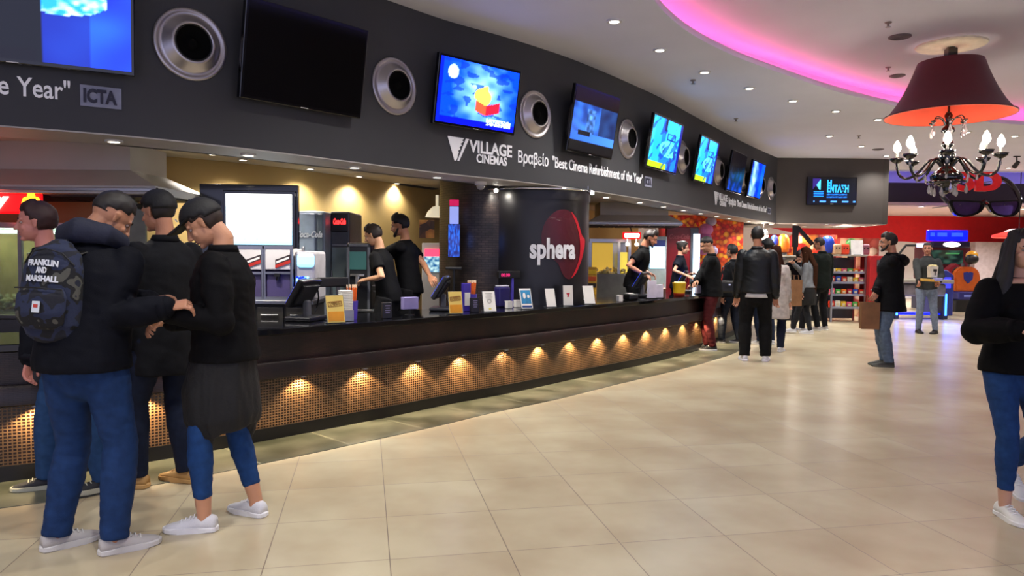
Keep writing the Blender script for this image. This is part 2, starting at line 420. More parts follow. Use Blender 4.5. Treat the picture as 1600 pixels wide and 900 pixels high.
# brown bulkhead with the title screen
pan_m = mat('taupe_bulkhead_paint', '4a4440', .65, var=.04, scale=2)
YB = 17.75; XB0, XB1 = 6.1, at_y(1396, 300, YB).x
poly = [(XB0, YB), (XB1 - .25, YB), (XB1 - .07, YB + .1), (XB1, YB + .35), (XB1, YB + 2.6), (XB0, YB + 2.6)]
bm = BM(); prism(bm, poly, ZS, ZC + .02); tag(obj('wall_far', bm, pan_m), kind='structure')
bm = BM(); prism(bm, [(XB0 + .02, YB + .02), (XB1 - .27, YB + .02), (XB1 - .1, YB + .12), (XB1 - .04, YB + .37), (XB1 - .04, YB + 2.58), (XB0 + .02, YB + 2.58)], ZS - .012, ZS - .001)
tag(obj('trim_4', bm, sof_m), kind='structure')
# far hall: violet recess, dark band, low ceiling, red and white wall
YD, YW = 23.0, 28.7
bm = BM(); box(bm, (10, YD + .1, (3.23 + 3.93) / 2), (26, .2, .70)); tag(obj('wall_band', bm, mat('plum_band_paint', '2a2038', .55, var=.05)), kind='structure')
bm = BM(); box(bm, (10, YD + 3, 3.27), (26, 6.2, .08)); tag(obj('ceiling_low', bm, mat('far_ceiling_paint', 'c9aeb0', .7, var=.02)), kind='structure')
bm = BM(); box(bm, (10, 22.0, 4.42), (26, 4.6, .08)); tag(obj('ceiling_far', bm, ceil_m), kind='structure')
bm = BM(); box(bm, (10, 19.93, ZC + .22), (26, .06, .5)); box(bm, (10, 24.1, 3.9), (26, .08, 1.3)); box(bm, (10, 23.62, 3.5), (26, 1.0, .04)); tag(obj('trim_5', bm, ceil_m), kind='structure')
def wave(x):
    pts = [(-6, 3.05), (3, 2.85), (9.1, 2.62), (10, at_y(1207, 368, YW).z), (11, at_y(1243, 371, YW).z), (13, 2.42), (15.8, at_y(1433, 379, YW).z), (18, at_y(1519, 387, YW).z), (21, 1.9)]
    pts = [(-6, 2.9), (at_y(1195, 0, YW).x, at_y(1195, 352, YW).z), (at_y(1240, 0, YW).x, at_y(1240, 362, YW).z), (at_y(1290, 0, YW).x, at_y(1290, 371, YW).z), (at_y(1433, 0, YW).x, at_y(1433, 378, YW).z), (at_y(1517, 0, YW).x, at_y(1517, 388, YW).z), (21, 1.75)]
    for a, b in zip(pts, pts[1:]):
        if a[0] <= x <= b[0]: return a[1] + (b[1] - a[1]) * (x - a[0]) / (b[0] - a[0])
    return 1.75
me = bpy.data.meshes.new('wall_end'); vs = []; fs = []; mi = []; nx = 90
for i in range(nx + 1):
    x = -6 + 27 * i / nx; vs += [(x, YW, 0), (x, YW, wave(x)), (x, YW, wave(x) + .0), (x, YW, 3.3)]
for i in range(nx):
    a = 4 * i; fs += [(a, a + 4, a + 5, a + 1), (a + 2, a + 6, a + 7, a + 3)]; mi += [0, 1]
me.from_pydata(vs, [], fs); me.materials.append(mat('white_wall_paint', 'e4e0e0', .6, var=.02)); me.materials.append(mat('red_wall_paint', 'd4121a', .5, var=.05))
for p, k in zip(me.polygons, mi): p.material_index = k
o = bpy.data.objects.new('wall_end', me); COL.objects.link(o); tag(o, kind='structure')
bm = BM(); box(bm, (at_y(1541, 0, 27).x + 2.2, 27.4, 1.1), (4.4, .6, 2.2)); tag(obj('wall_return', bm, mat('grey_pink_paint', 'a0908f', .6)), kind='structure')

# ---------------------------------------------------------------- downlights
disc_m = emat('lamp_glow', 'fff2dc', 14.0)
def dl_mesh():
    bm = BM(); lathe(bm, [(.052, 0), (.052, -.012), (.034, -.012), (.034, 0), (.052, 0)], 20); return bm
def downlight(loc, label, group, energy=0, r=1.0, col=LP['downcol'], ang=2.3, proto={}):
    if 'o' not in proto:
        t = thing('downlight', label, 'ceiling light', loc, 0, group)
        obj('bezel', dl_mesh(), white, t, auto=40)
        bm = BM(); cyl(bm, (0, 0, -.003), (0, 0, -.009), .033, seg=20); obj('bulb', bm, disc_m, t)
        proto['o'] = t
    else:
        t = dup(proto['o'], loc, label=label); t['group'] = group
        t.scale = (r, r, r)
    t.scale = (r, r, r)
    if energy:
        lamp('lamp', 'SPOT', (0, 0, -.03), energy, col, t, size=.05, angle=ang, blend=.7)
    return t
ord_ = ['nearest', 'second', 'third', 'fourth', 'fifth', 'sixth', 'seventh', 'eighth', 'ninth', 'tenth', 'eleventh', 'twelfth', 'thirteenth']
for i, (x, y) in enumerate([(960, 32), (1031, 77), (1101, 112), (1171, 137), (1239, 157), (1306, 173), (1372, 186)]):
    downlight(at_z(x, y, ZC), f'round recessed light in pale ceiling, {ord_[i]} of the row along the pink cove', 'lights beside the cove', LP['down'], 1.5)
for i, (x, y) in enumerate([(1296, 212), (1346, 228), (1385, 243)]):
    downlight(at_z(x, y, ZC), f'round recessed light in pale ceiling, {ord_[i]} of three leading to taupe bulkhead', 'lights before the bulkhead', LP['down'] * .8, 1.5)
for i, (x, y) in enumerate([(1511, 206), (1586, 212), (1576, 262), (1416, 250)]):
    downlight(at_z(x, y, ZC), ['round recessed light right behind the red lampshade bottom', 'round recessed light at the right picture edge beside cove', 'round recessed light by violet recess above the sign', 'round recessed light seen behind the chandelier arms'][i], 'lights behind the chandelier', LP['down'] * .8, 1.5)
for i, (x, y) in enumerate([(.0, 5.9), (-.6, 4.2), (-.9, 2.4), (-1.0, .6), (1.2, -1.4), (4, -2.6), (8, -3), (-4, 1.8), (-6.5, 2.4), (-4, -1.5), (15.9, 5), (15.9, 10.5), (12, 15.5), (12.5, 17.5)]):  # extra unseen downlights, added to brighten the floor
    downlight((x, y, ZC), 'round ceiling light out of view, added to light the floor', 'added lights overhead', LP['down'], 1.5)
# bar soffit lights
sof = [(178, 218), (388, 239), (554, 257), (683, 272), (947, 303), (1000, 309.5), (1037, 316), (1068, 321.6), (1095, 325.7), (1120, 330), (1139, 334.6), (1170, 341), (1192, 345)]
for i, (x, y) in enumerate(sof):
    s = FP.s_px(x, -.26, ZS); p = FP.at(s, -.26, ZS - .012)
    downlight(p, f'small recessed light under the charcoal fascia, {ord_[i]} from the left', 'soffit lights over the bar', LP['soffit'] if i % 2 == 0 or i < 5 else 0, 1.25, ang=2.0)
for i, (x, y) in enumerate([(380, 249), (485, 263), (561, 275), (620, 286)]):
    downlight(at_z(x, y, ZI), f'small light in ochre bar ceiling, {ord_[i]} from the left', 'bar ceiling lights', LP['bar'], 1.1, (1, .86, .6), ang=2.9)
for i, (x, y) in enumerate([(230, 335), (330, 320), (960, 325), (1030, 330), (1090, 334)]):
    p = BW.at(BW.s_px(x, .5, 2.5), .55, ZI) if i < 2 else at_z(x, y - 8, ZI)
    downlight(p, f'small light in bar ceiling near the steel hood, {ord_[i]}', 'bar ceiling lights', LP['bar'], 1.0, (1, .84, .55), ang=2.2)
for i, (x, y) in enumerate([(1224, 345.6), (1271, 345), (1319, 346), (1373, 349), (1350, 352), (1304, 352), (1257, 352)]):
    p = at_z(x, y + 1.5, ZS - .012)
    if p.y < YB + .1: p.y = YB + .15 + .0 * i
    p.y = min(p.y, YB + 2.4)
    downlight(p, f'tiny recessed light under the taupe bulkhead, {ord_[i]} counted from front left', 'lights under the bulkhead', LP['soffit'] if i in (0, 2, 3) else 0, 1.3, ang=2.0)
for i, (px, py) in enumerate([(1440, 324), (1568, 308), (1599, 322)]):
    downlight(at_z(px, 322 + i * 2, 3.23), f'recessed light in the low pink ceiling, {ord_[i]} from left', 'lights in the far low ceiling', 450, 2.2, (1, .97, .97), ang=2.4)
for x, y in ((4, 26), (8, 25.5), (12, 26), (17, 25), (16, 21.0), (9.6, 21)):
    downlight((x, y, 3.23 if y > 23 else (ZC if y < 19.9 else 4.38)), 'recessed light over the far hall end', 'lights of the far hall', 450, 2.0, (1, .97, .97), ang=2.4)
# violet light line on the recess
bm = BM(); tube(bm, [(3, YD + .3, 3.86), (20, YD + .3, 3.86)], .02, seg=6)
tag(obj('led_strip', bm, emat('violet_led', '9c84ff', LP['purple'])), 'violet LED light line behind the top of the far plum band', 'light')

# ceiling fittings
for i, (x, y, z) in enumerate([(1083, 125, ZC), (1150, 185, ZC), (1342, 212, ZC), (1388, 35, ZU), (1388, 105, ZU), (1560, 138, ZU)]):
    if i == 0:
        t = thing('sprinkler_head', '', 'sprinkler')
        bm = BM(); lathe(bm, [(0, 0), (.04, 0), (.035, -.01), (.014, -.012), (.012, -.05), (0, -.05)], 16); obj('escutcheon', bm, mat('dull_brass', '8a8078', .4, .8), t, auto=40)
        bm = BM(); lathe(bm, [(0, -.05), (.03, -.052), (.03, -.056), (0, -.058)], 12); obj('deflector', bm, steel, t)
        sp0 = t
    else: t = dup(sp0, (0, 0, 0))
    t.location = at_z(x, y, z); t['label'] = ['small sprinkler head on pale ceiling beside the second row light', 'small sprinkler head above the far end of fascia', 'small sprinkler head near the bulkhead ceiling corner', 'small sprinkler head on the raised ceiling at top', 'small sprinkler head left of the red lampshade', 'small sprinkler head right of the red lampshade'][i]; t['group'] = 'sprinkler heads'
for i, (x, y, z, r) in enumerate([(1406, 57, ZU, .13), (1402, 118, ZU, .11), (1372, 233, ZC, .12)]):
    bm = BM(); lathe(bm, [(0, -.012), (r * .8, -.012), (r * .82, -.018), (r, -.01), (r, 0), (0, 0)], 28)
    for k in range(5):
        q = r * .15 * (k + 1); lathe(bm, [(q, -.013), (q + .006, -.018), (q + .012, -.013)], 24)
    o = tag(obj('ceiling_speaker', bm, mat('grey_grille', '6a6266', .6), loc=at_z(x, y, z), auto=40), ['round grey ceiling speaker in the violet shaded raised ceiling', 'thin round ceiling speaker left of the red lampshade', 'flat round ceiling speaker near the bulkhead lights'][i], 'speaker')
bm = BM(); box(bm, (0, 0, -.006), (.9, .16, .012), bev=.004)
for k in range(5): box(bm, (0, -.05 + k * .025, -.016), (.84, .008, .008))
o = obj('ceiling_vent', bm, mat('dark_vent', '4a4640', .6), loc=at_z(650, 291, ZI), rot=(0, 0, 1.0)); tag(o, 'slim dark slot vent in the ochre bar ceiling', 'vent')
bm = BM(); box(bm, (0, 0, -.006), (.7, .2, .012), bev=.004)
for k in range(5): box(bm, (0, -.06 + k * .03, -.016), (.64, .01, .008))
o = obj('ceiling_vent', bm, mat('dark_vent', '4a4640', .6), loc=at_z(1075, 330, ZI), rot=(0, 0, .9)); tag(o, 'dark slot vent in bar ceiling near the candy mural', 'vent')
# ---------------------------------------------------------------- bar counter
C = thing('bar_counter', 'long curved bar counter with dark mosaic front and black polished top', 'counter')
top_m = mat('black_granite', '0b0b0d', .09, var=.2, scale=60, coat=.3)
S0 = .3
bm = BM(); sweep(bm, CP, [(.11, ZT - .055), (.12, ZT - .045), (.12, ZT - .006), (.112, ZT), (-.72, ZT), (-.72, ZT - .055)], S0, CE); obj('countertop', bm, top_m, C, auto=35)
brown_m = brick_mat('brown_mosaic', '3a201a', '2a1713', '1c100d', .05, .012, .0014, rough=.3, offset=.5, bump=.25, mixcol=('707070', 'ffffff', 3))
bm = BM(); sweep(bm, CP, [(.015, .64), (.015, ZT - .055), (-.1, ZT - .055), (-.1, .64)], S0, CE); obj('upper_panel', bm, brown_m, C, auto=35)
bm = BM(); sweep(bm, CP, [(.075, .505), (.085, .515), (.085, .630), (.075, .645), (-.1, .645), (-.1, .505)], S0, CE); obj('ledge', bm, brown_m, C, auto=35)
mos_m = brick_mat('glass_mosaic', '351d11', '210f08', '94704a', .026, .022, .0042, rough=.16, offset=0.0, rough_m=.5, bump=.5, mixcol=('909090', 'ffffff', 2))
bm = BM(); sweep(bm, CP, [(0, .105), (0, .51), (-.1, .51), (-.1, .105)], S0, CE); obj('mosaic_panel', bm, mos_m, C, auto=35)
bm = BM(); sweep(bm, CP, [(.02, .005), (.02, .105), (-.1, .105), (-.1, .005)], S0, CE); obj('plinth', bm, mat('black_plinth', '0d0c0c', .35), C, auto=35)
bm = BM(); sweep(bm, CP, [(-.66, .005), (-.66, ZT - .055), (-.70, ZT - .055), (-.70, .005)], S0, CE); obj('back_panel', bm, black, C, auto=35)
k0 = CP.s_px(467, 0, .45)
for i in range(-6, 15):
    q = k0 + i * .625
    if q > CE - .2 or q < .5: continue
    p = CP.at(q, .06, .502)
    bm = BM(); lathe(bm, [(.028, 0), (.03, -.006), (.02, -.006), (.02, 0)], 14); u = obj('lamp_trim', bm, steel, C, loc=p)
    lamp('lamp', 'SPOT', p - Vector((0, 0, .012)), LP['counter'], (1, .74, .42), C, size=.018, angle=2.15, blend=.4, target=CP.at(q, .03, 0))

# ---------------------------------------------------------------- fascia furniture: ring speakers, screens, lettering
def FS(q): return F0 + q
ring_m = mat('spun_aluminium', 'b4b0b4', .34, .9, var=.05, scale=3)
def ring_speaker():
    t = thing('wall_speaker', '', 'speaker'); M = XZ
    bm = BM(); lathe(bm, [(.262, 0), (.262, .012), (.25, .02), (.232, .018), (.222, .008), (.20, .02), (.155, .075), (.142, .085), (.132, .08), (.13, .05)], 48, M); obj('horn_ring', bm, ring_m, t, smooth=True)
    bm = BM(); lathe(bm, [(.131, .06), (.10, .045), (.05, .03), (.045, .045), (.025, .058), (0, .062)], 32, M); obj('cone', bm, mat('speaker_cone', '060606', .9, spec=.1), t, smooth=True)
    bm = BM(); lathe(bm, [(.133, .076), (.128, .082), (.122, .076), (.126, .06), (.133, .062)], 32, M); obj('rubber_surround', bm, black, t, smooth=True)
    return t
rs = ring_speaker()
rq = [FP.s_px(x_, .04, 3.16) - F0 for x_ in (300, 620, 840, 984, 1069, 1124.5, 1163, 1190, 1207)]
rl = ['right of the movie screen at far left', 'between the switched off screen and blue screen', 'right of the bright box picture screen', 'after the screen with black band on top', 'beside the first turquoise screen', 'beside the second turquoise screen', 'beside the dim blue screen', 'beside the last blue screen', 'nearest the taupe bulkhead corner']
for i, q in enumerate(rq):
    t = rs if i == 0 else dup(rs, (0, 0, 0))
    t.location = FP.at(FS(q), 0, 3.12 + min(.05, .03 * i)); t.rotation_euler = (0, 0, FP.rz(FS(q))); t.scale = (1.05,) * 3; t['label'] = 'round aluminium speaker ring on dark fascia, ' + rl[i]; t['group'] = 'ring speakers on the fascia'
def mixc(a, b, t): t = max(0, min(1, t)); return tuple(x * (1 - t) + y * t for x, y in zip(a, b))
def N(u, v, s=4, o=0): return noise.noise(Vector((u * s + o, v * s, o * 1.7)))
def pic_movie(u, v):
    c = mixc((.0, .12, .75), (.1, .35, 1), .5 + N(u, v, 3))
    if u < .82: c = mixc(c, (0, .05, .3), .5)
    d = abs(v - (.62 + .12 * math.sin(u * 7)) - .12 * N(u, 0, 6, 3))
    if .18 < u < .9 and d < .10: c = mixc((.1, .6, 1), (.9, 1, 1), .4 + N(u, v, 25, 2) * 1.6)
    if .42 < u < .62 and v < .62: c = (0, .01, .03)
    if v < .1 and u < .6: c = (0, .0, .02)
    if .28 < u < .4 and .1 < v < .2: c = (.4, .9, 1)
    if .4 < u < .55 and v > .8: c = (.02, .05, .25)
    return c
def pic_box(u, v):
    r = math.hypot((u - .55) * 1.6, v - .5)
    c = mixc((.75, 1, 1), (.0, .25, 1), r * 1.5 + .35 * N(u, v, 7))
    if N(u * .6 + v, v - u * .8, 9, 1) > .25: c = mixc(c, (0, .15, .8), .6)
    if r < .16 + .05 * N(u, v, 9): c = (1, .85, .35)
    if .47 < u < .78 and .20 + abs(u - .6) * .45 < v < .36 + abs(u - .6) * .5: c = (.82, .1, .2) if u > .6 else (.95, .32, .2)
    if math.hypot((u - .16) * 1.7, v - .8) < .11: c = (.7, .85, 1)
    if math.hypot((u - .16) * 1.7, v - .8) < .08: c = (.95, .97, 1)
    if v < .1: c = (.0, .05, .85)
    if .62 < u < .95 and .05 < v < .17 and N(u, v, 50, 3) > -.15: c = (.85, .95, 1)
    if u < .04: c = (0, .1, .9)
    return c
def pic_street(u, v):
    if v > .78: return (.05, .015, .02)
    if v < .16: return (.02, .02, .025)
    c = mixc((.08, .2, .5), (.2, .45, .85), .5 + N(u, v, 6))
    if u > .6: c = mixc(c, (.05, .07, .16), .6)
    if .3 < u < .5 and .3 < v < .7: c = mixc((.35, .6, .95), (.1, .2, .4), .5 + N(u, v, 14, 1))
    if v < .3: c = mixc((.15, .35, .8), (.25, .5, .95), u)
    if .15 < u < .42 and .26 < v < .33: c = (.02, .03, .08)
    return c
def pic_tub(u, v):
    c = (.05, .45, 1)
    if u < .32: c = (.1, .65, 1) if u > .08 else (.2, .8, 1)
    if .55 < v and .45 < u < .95: c = (.15, .7, 1)
    if .6 < v < .75 and .5 < u < .8 and not (.63 < v < .72 and .53 < u < .77): c = (.02, .15, .5)
    if math.hypot((u - .6), (v - .42) * 1.8) < .3: c = (.35, .9, .95)
    if .38 < u < .46 and v > .75: c = (0, .02, .15)
    if v < .45 and .3 < u < .9 and N(u, v, 8, 4) > .15: c = (.1, .25, .6)
    if v < .12 and u < .6: c = (.65, .85, .1)
    if u > .92: c = (0, .05, .5)
    if N(u * 2 - v, v, 5, 9) > .3: c = mixc(c, (0, .15, .6), .6)
    return c
def pic_dim(u, v): return mixc((.0, .0, .02), (.0, .25, .8), (.55 - v) * 1.2 + N(u, v, 6) * .6)
def pic_last(u, v): return mixc((.0, .15, .8), (.7, .9, 1), .9 - abs(u - .25) * 3 + N(u, v, 5) * .5) if u < .75 else (.0, .3, .95)
def tv(q, fn, label, wd=1.22, ht=.70, tilt=.16, zc=3.17, s=1.0, path=FP, dark=False):
    p = path.at(FS(q), .0, zc); t = thing('wall_screen', label, 'screen', p, path.rz(FS(q)), 'screens on the fascia')
    piv = thing('panel', None, None, (0, -.15, 0)); del_ = piv
    M = Matrix.Translation((0, -.15, 0)) @ Matrix.Rotation(-(-tilt), 4, 'X')
    def P(name, bm, m, **k):
        bmesh.ops.transform(bm, matrix=M, verts=bm.verts); return obj(name, bm, m, t, **k)
    bpy.data.objects.remove(piv)
    bm = BM(); box(bm, (0, 0, 0), (wd + .05, .05, ht + .06), bev=.008); box(bm, (0, .035, 0), (wd * .6, .04, ht * .6), bev=.01); P('casing', bm, gloss)
    bm = BM(); box(bm, (0, -.028, -(ht / 2 + .022)), (.07, .004, .006)); P('maker_plate', bm, white)
    bm = BM(); box(bm, (0, -.07 + .15 * 0, 0), (.2, .02, .3)); box(bm, (0, -.03, .1), (.05, .1, .05)); box(bm, (0, -.03, -.1), (.05, .1, .05)); obj('wall_bracket', bm, black, t, loc=(0, .06, 0))
    if dark:
        bm = BM(); box(bm, (0, -.0265, 0), (wd, .003, ht)); P('display', bm, mat('dark_screen_glass', '050506', .06))
    else:
        o = picture_grid('display', wd, ht, fn, attr_emit('screen_light', 2.2), t, 110, 64); o.matrix_local = M @ Matrix.Translation((0, -.0275, 0))
    return t
def TQ(px): return FP.s_px(px, .17, 3.17) - F0
tv(TQ(212) - .72, pic_movie, 'wall screen showing a blue movie scene at upper left', wd=1.42, ht=.78, zc=3.20)
tv(TQ(481), None, 'switched off black wall screen between two aluminium rings', wd=1.12, ht=.72, zc=3.14, dark=True)
tv(TQ(748), pic_box, 'bright wall screen showing a red box on blue burst', zc=3.20, wd=1.06, ht=.64)
tv(TQ(929), pic_street, 'wall screen showing a dim blue street under a black band', wd=1.02, ht=.74, zc=3.19)
tv(TQ(1040), pic_tub, 'nearer of the two wall screens with the turquoise tub picture', wd=1.15, ht=.72, zc=3.2)
tv(TQ(1104.5), pic_tub, 'farther of the two wall screens with the turquoise tub picture', wd=1.02, ht=.72, zc=3.2)
tv(TQ(1151.5), pic_dim, 'dim dark blue wall screen after the turquoise ones', wd=1.0, ht=.72, zc=3.2)
tv(TQ(1182), pic_last, 'last bright blue wall screen on the curved fascia', wd=.95, ht=.72, zc=3.2)
# lettering bent along the fascia
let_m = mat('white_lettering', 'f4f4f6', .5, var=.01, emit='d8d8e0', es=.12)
def bend_text(bm, q0, z0, off=.006, width=None):
    xs = [v.co.x for v in bm.verts]; x0 = min(xs); f = 1 if not width else width / (max(xs) - x0)
    for v in bm.verts:
        q = FS(q0 + (v.co.x - x0) * f); p = FP.at(q, off + v.co.z, z0 + v.co.y); v.co = p
WF = 1.0
_ws = []
for _w in ('Βραβείο', '"Best', 'Cinema', 'Refurbishment', 'of', 'the', 'Year"'):
    _b = text_bm(_w, .185, .003, .0022); _x = [v.co.x for v in _b.verts]; _ws.append(max(_x) - min(_x)); _b.free()
WF = (2.98 - .30) / sum(_ws)
def inscription(q0, label):
    t = thing('fascia_lettering', label, 'lettering', (0, 0, 0), 0, 'award inscriptions on the fascia')
    # triangular emblem with a toothed right side
    bm = BM(); tri = [(0, .30), (.225, .30), (.20, .27), (.215, .255), (.18, .225), (.195, .205), (.16, .175), (.175, .155), (.145, .13), (.155, .105), (.13, .08), (.14, .05), (.115, 0), (.095, 0)]
    prism(bm, tri, 0, .006); prism(bm, [(.25, .30), (.29, .30), (.16, .0), (.135, .0)], 0, .006); bmesh.ops.triangulate(bm, faces=bm.faces); [setattr(v.co, 'y', v.co.y * .82) for v in bm.verts]; bend_text(bm, q0, 2.52); obj('emblem', bm, let_m, t)
    bm = text_bm('VILLAGE', .18, .003, .005); bend_text(bm, q0 + .30, 2.635, width=.62); obj('brand_word', bm, let_m, t)
    bm = text_bm('CINEMAS', .13, .003, .003); bend_text(bm, q0 + .40, 2.53, width=.44); obj('brand_word', bm, let_m, t)
    x_ = 0.0
    for word in ('Βραβείο', '"Best', 'Cinema', 'Refurbishment', 'of', 'the', 'Year"'):
        bm = text_bm(word, .185, .003, .0022); xs = [v.co.x for v in bm.verts]; wd_ = max(xs) - min(xs)
        bend_text(bm, q0 + 1.02 + x_, 2.59, width=wd_ * WF); obj('word', bm, let_m, t); x_ += wd_ * WF + (.075 if word == 'Βραβείο' else .045)
    bm = BM(); box(bm, (.13, .06, .002), (.26, .15, .004)); bend_text(bm, q0 + 4.06, 2.575); obj('badge', bm, mat('badge_blue_grey', '8f93a8', .5), t)
    bm = text_bm('ICTA', .13, .002, .006); bend_text(bm, q0 + 4.08, 2.592, off=.013, width=.21); obj('badge_text', bm, mat('badge_dark', '23233a', .5), t)
inscription(-3.49, 'white award lettering on the fascia, ending above the left steel hood')
inscription(4.0, 'white award lettering on fascia between the bright screens and column drum')
inscription(11.55, 'white award lettering on the fascia far end, under the last screens')

# title screen on the bulkhead
def pic_title(u, v):
    c = (.004, .012, .03)
    if .08 < u < .25 and v > .55 and (u - .08) / .17 > (v - .95) * -2.4 * .9 - .0: c = mixc((.4, .3, 1), (.3, .95, 1), (u - .08) / .17)
    if .08 < u < .25 and v > .55 and v > .55 + (u - .08) * 2.4: c = (.16, .1, .4)
    if .1 < u < .32 and .25 < v < .52 and int(v * 22) % 2 == 0: c = (.1, .5, .95)
    if .38 < u < .82 and .22 < v < .44 and int(v * 30) % 3 > 0: c = mixc((.0, .2, .5), (.1, .5, .9), .5 + N(u, v, 20))
    if .05 < v < .12 and (u * 4.2) % 1 < .55 and u > .1: c = (.3, .6, .95)
    return c
p = at_y(1298, 299, YB)
t = thing('wall_screen', 'wall screen with a blue title on the taupe bulkhead', 'screen', (p.x, YB, p.z), 0)
bm = BM(); box(bm, (0, -.04, 0), (1.2, .08, .68), bev=.01); obj('casing', bm, gloss, t)
bm = BM(); box(bm, (0, -.083, -.31), (.07, .004, .008)); obj('maker_plate', bm, white, t)
picture_grid('display', 1.13, .6, pic_title, attr_emit('screen_light', 2.2), t, 90, 50, loc=(0, -.082, 0))
tm = emat('title_glow', '2aa8f0', 1.6)
text_obj('title', 'ΕΝΤΑΣΗ', .22, tm, t, loc=(-.13, -.085, -.02), fit=.52, extrude=.001, bold=.012)
text_obj('title', 'Η', .16, tm, t, loc=(-.13, -.085, .14), extrude=.001, bold=.01)

# ---------------------------------------------------------------- column with the sphera drum
bk_m = brick_mat('column_mosaic', '4a3a33', '30241f', '17110e', .09, .03, .003, rough=.35, offset=.5, bump=.4, mixcol=('808080', 'ffffff', 4))
def vcyl(bm, c, r, z0, z1, seg=64, a0=0, a1=2 * PI, th=None):
    L = bm.loops.layers.uv.verify(); n = seg
    P = [[bm.verts.new((c[0] + r * math.cos(a0 + (a1 - a0) * i / n), c[1] + r * math.sin(a0 + (a1 - a0) * i / n), z)) for i in range(n + 1)] for z in (z0, z1)]
    for i in range(n):
        f = bm.faces.new((P[0][i], P[0][i + 1], P[1][i + 1], P[1][i]))
        for l, (u, v) in zip(f.loops, ((i, z0), (i + 1, z0), (i + 1, z1), (i, z1))): l[L].uv = (u * r * (a1 - a0) / n, v)
bm = BM(); vcyl(bm, (-.34, 9.72), .63, .13, ZI + .02)
col = tag(obj('column', bm, bk_m, smooth=True), kind='structure')
DC, DR = Vector((.29, 9.66)), .715
t = thing('column_drum', 'black curved drum with sphera lettering wrapped on the bar column', 'sign', (0, 0, 0))
bm = BM(); vcyl(bm, DC, DR, .13, ZS - .02, 96); vcyl(bm, DC, DR + .012, ZS - .16, ZS - .02, 96); obj('wrap', bm, mat('black_satin_wrap', '17161a', .38, var=.05), t, smooth=True)
def drum(ax, z, off=.0):
    """arc length from the drum's facing line -> point"""
    a = -PI / 2 - .0 + ax / DR; return Vector((DC.x + (DR + off) * math.cos(a), DC.y + (DR + off) * math.sin(a), z))
def drum_ax(px, z):
    lo, hi = -.95, 1.0
    for _ in range(40):
        m = (lo + hi) / 2
        if px_of(drum(m, z)) < px: lo = m
        else: hi = m
    return lo
def drum_shape(name, pts, m, off, gap=None):
    poly = []
    for px, py in pts:
        z = 1.52 + (400 - py) * 9.0 / 1140; poly.append((drum_ax(px, z), z))
    bm = BM(); P = Path(poly, closed=True, n=6); vs = [bm.verts.new((p.x, p.y, 0)) for p in P.p]; bm.faces.new(vs)
    bmesh.ops.triangulate(bm, faces=bm.faces)
    for _ in range(3): bmesh.ops.subdivide_edges(bm, edges=[e for e in bm.edges if e.calc_length() > .1], cuts=1); bmesh.ops.triangulate(bm, faces=bm.faces)
    for v in bm.verts: v.co = drum(v.co.x, v.co.y, off)
    r = bmesh.ops.extrude_face_region(bm, geom=bm.faces[:])
    for v in [g for g in r['geom'] if isinstance(g, bmesh.types.BMVert)]:
        d = Vector((v.co.x - DC.x, v.co.y - DC.y, 0)).normalized(); v.co += d * .002
    return obj(name, bm, m, t)
drum_shape('emblem', [(846, 372), (850, 352), (861, 336), (876, 327), (891, 330), (901, 345), (908, 368), (907, 400), (899, 425), (889, 436), (879, 428), (872, 412), (862, 404), (850, 400)], mat('emblem_red', '4a0f1c', .4, var=.4, scale=2.2), .003)
drum_shape('emblem_swoosh', [(892, 330), (901, 342), (908, 365), (913, 375), (909, 400), (900, 425), (892, 434), (899, 420), (905, 398), (905, 372), (900, 350)], mat('emblem_bright_red', 'c01a2c', .4), .007)
bm = text_bm('sphera', .34, .004, .012); xs = [v.co.x for v in bm.verts]; x0, x1 = min(xs), max(xs)
a0, a1 = drum_ax(828, 1.6), drum_ax(897, 1.6)
bmesh.ops.subdivide_edges(bm, edges=[e for e in bm.edges if e.calc_length() > .08], cuts=1)
for v in bm.verts: v.co = drum(a0 + (v.co.x - x0) / (x1 - x0) * (a1 - a0), 1.50 + v.co.y * 1.0, .018 + v.co.z)
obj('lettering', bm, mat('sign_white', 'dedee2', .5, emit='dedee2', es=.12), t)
# chrome rail with spot lights round the drum
t = thing('light_rail', 'chrome rail with spotlights curved round the black drum', 'light')
bm = BM(); pts = [drum(a, 2.34 - .035 * (a - a0) * 0, .10) for a in [(-.62 + 1.4 * i / 24) for i in range(25)]]; tube(bm, pts, .014, seg=8); obj('rail', bm, chrome, t, smooth=True)
for px in (787, 858, 908):
    a = drum_ax(px, 2.34); p = drum(a, 2.34, .10); o_ = drum(a, 2.31, .16)
    bm = BM(); cyl(bm, p, p + Vector((0, 0, .06)), .008, seg=8); obj('hanger', bm, chrome, t)
    if px != 858:
        bm = BM(); cyl(bm, p, o_ + Vector((0, -.02, 0)), .022, .034, seg=16); obj('spot_head', bm, chrome, t, smooth=True)
        bm = BM(); ball(bm, o_ + Vector((0, -.03, 0)), .024); obj('spot_bulb', bm, emat('spot_glow', 'fff6e8', 30 if px == 787 else 3), t)
p = drum(drum_ax(787, 2.3), 2.29, .2)
lamp('lamp', 'SPOT', p, 14, (1, .93, .82), t, size=.03, angle=2.2, blend=.8, target=drum(drum_ax(790, 2), 1.9, -.3))
t = thing('security_camera', 'white dome security camera on the soffit beside the column', 'camera', at_z(751, 284, ZS - .012))
bm = BM(); lathe(bm, [(0, 0), (.07, 0), (.07, -.03), (.055, -.04), (0, -.04)], 24); obj('housing', bm, white, t, auto=40)
bm = BM(); ball(bm, (0, 0, -.045), .05, (1, 1, 1)); obj('dome', bm, mat('smoked_dome', '9a9aa0', .1), t, smooth=True)
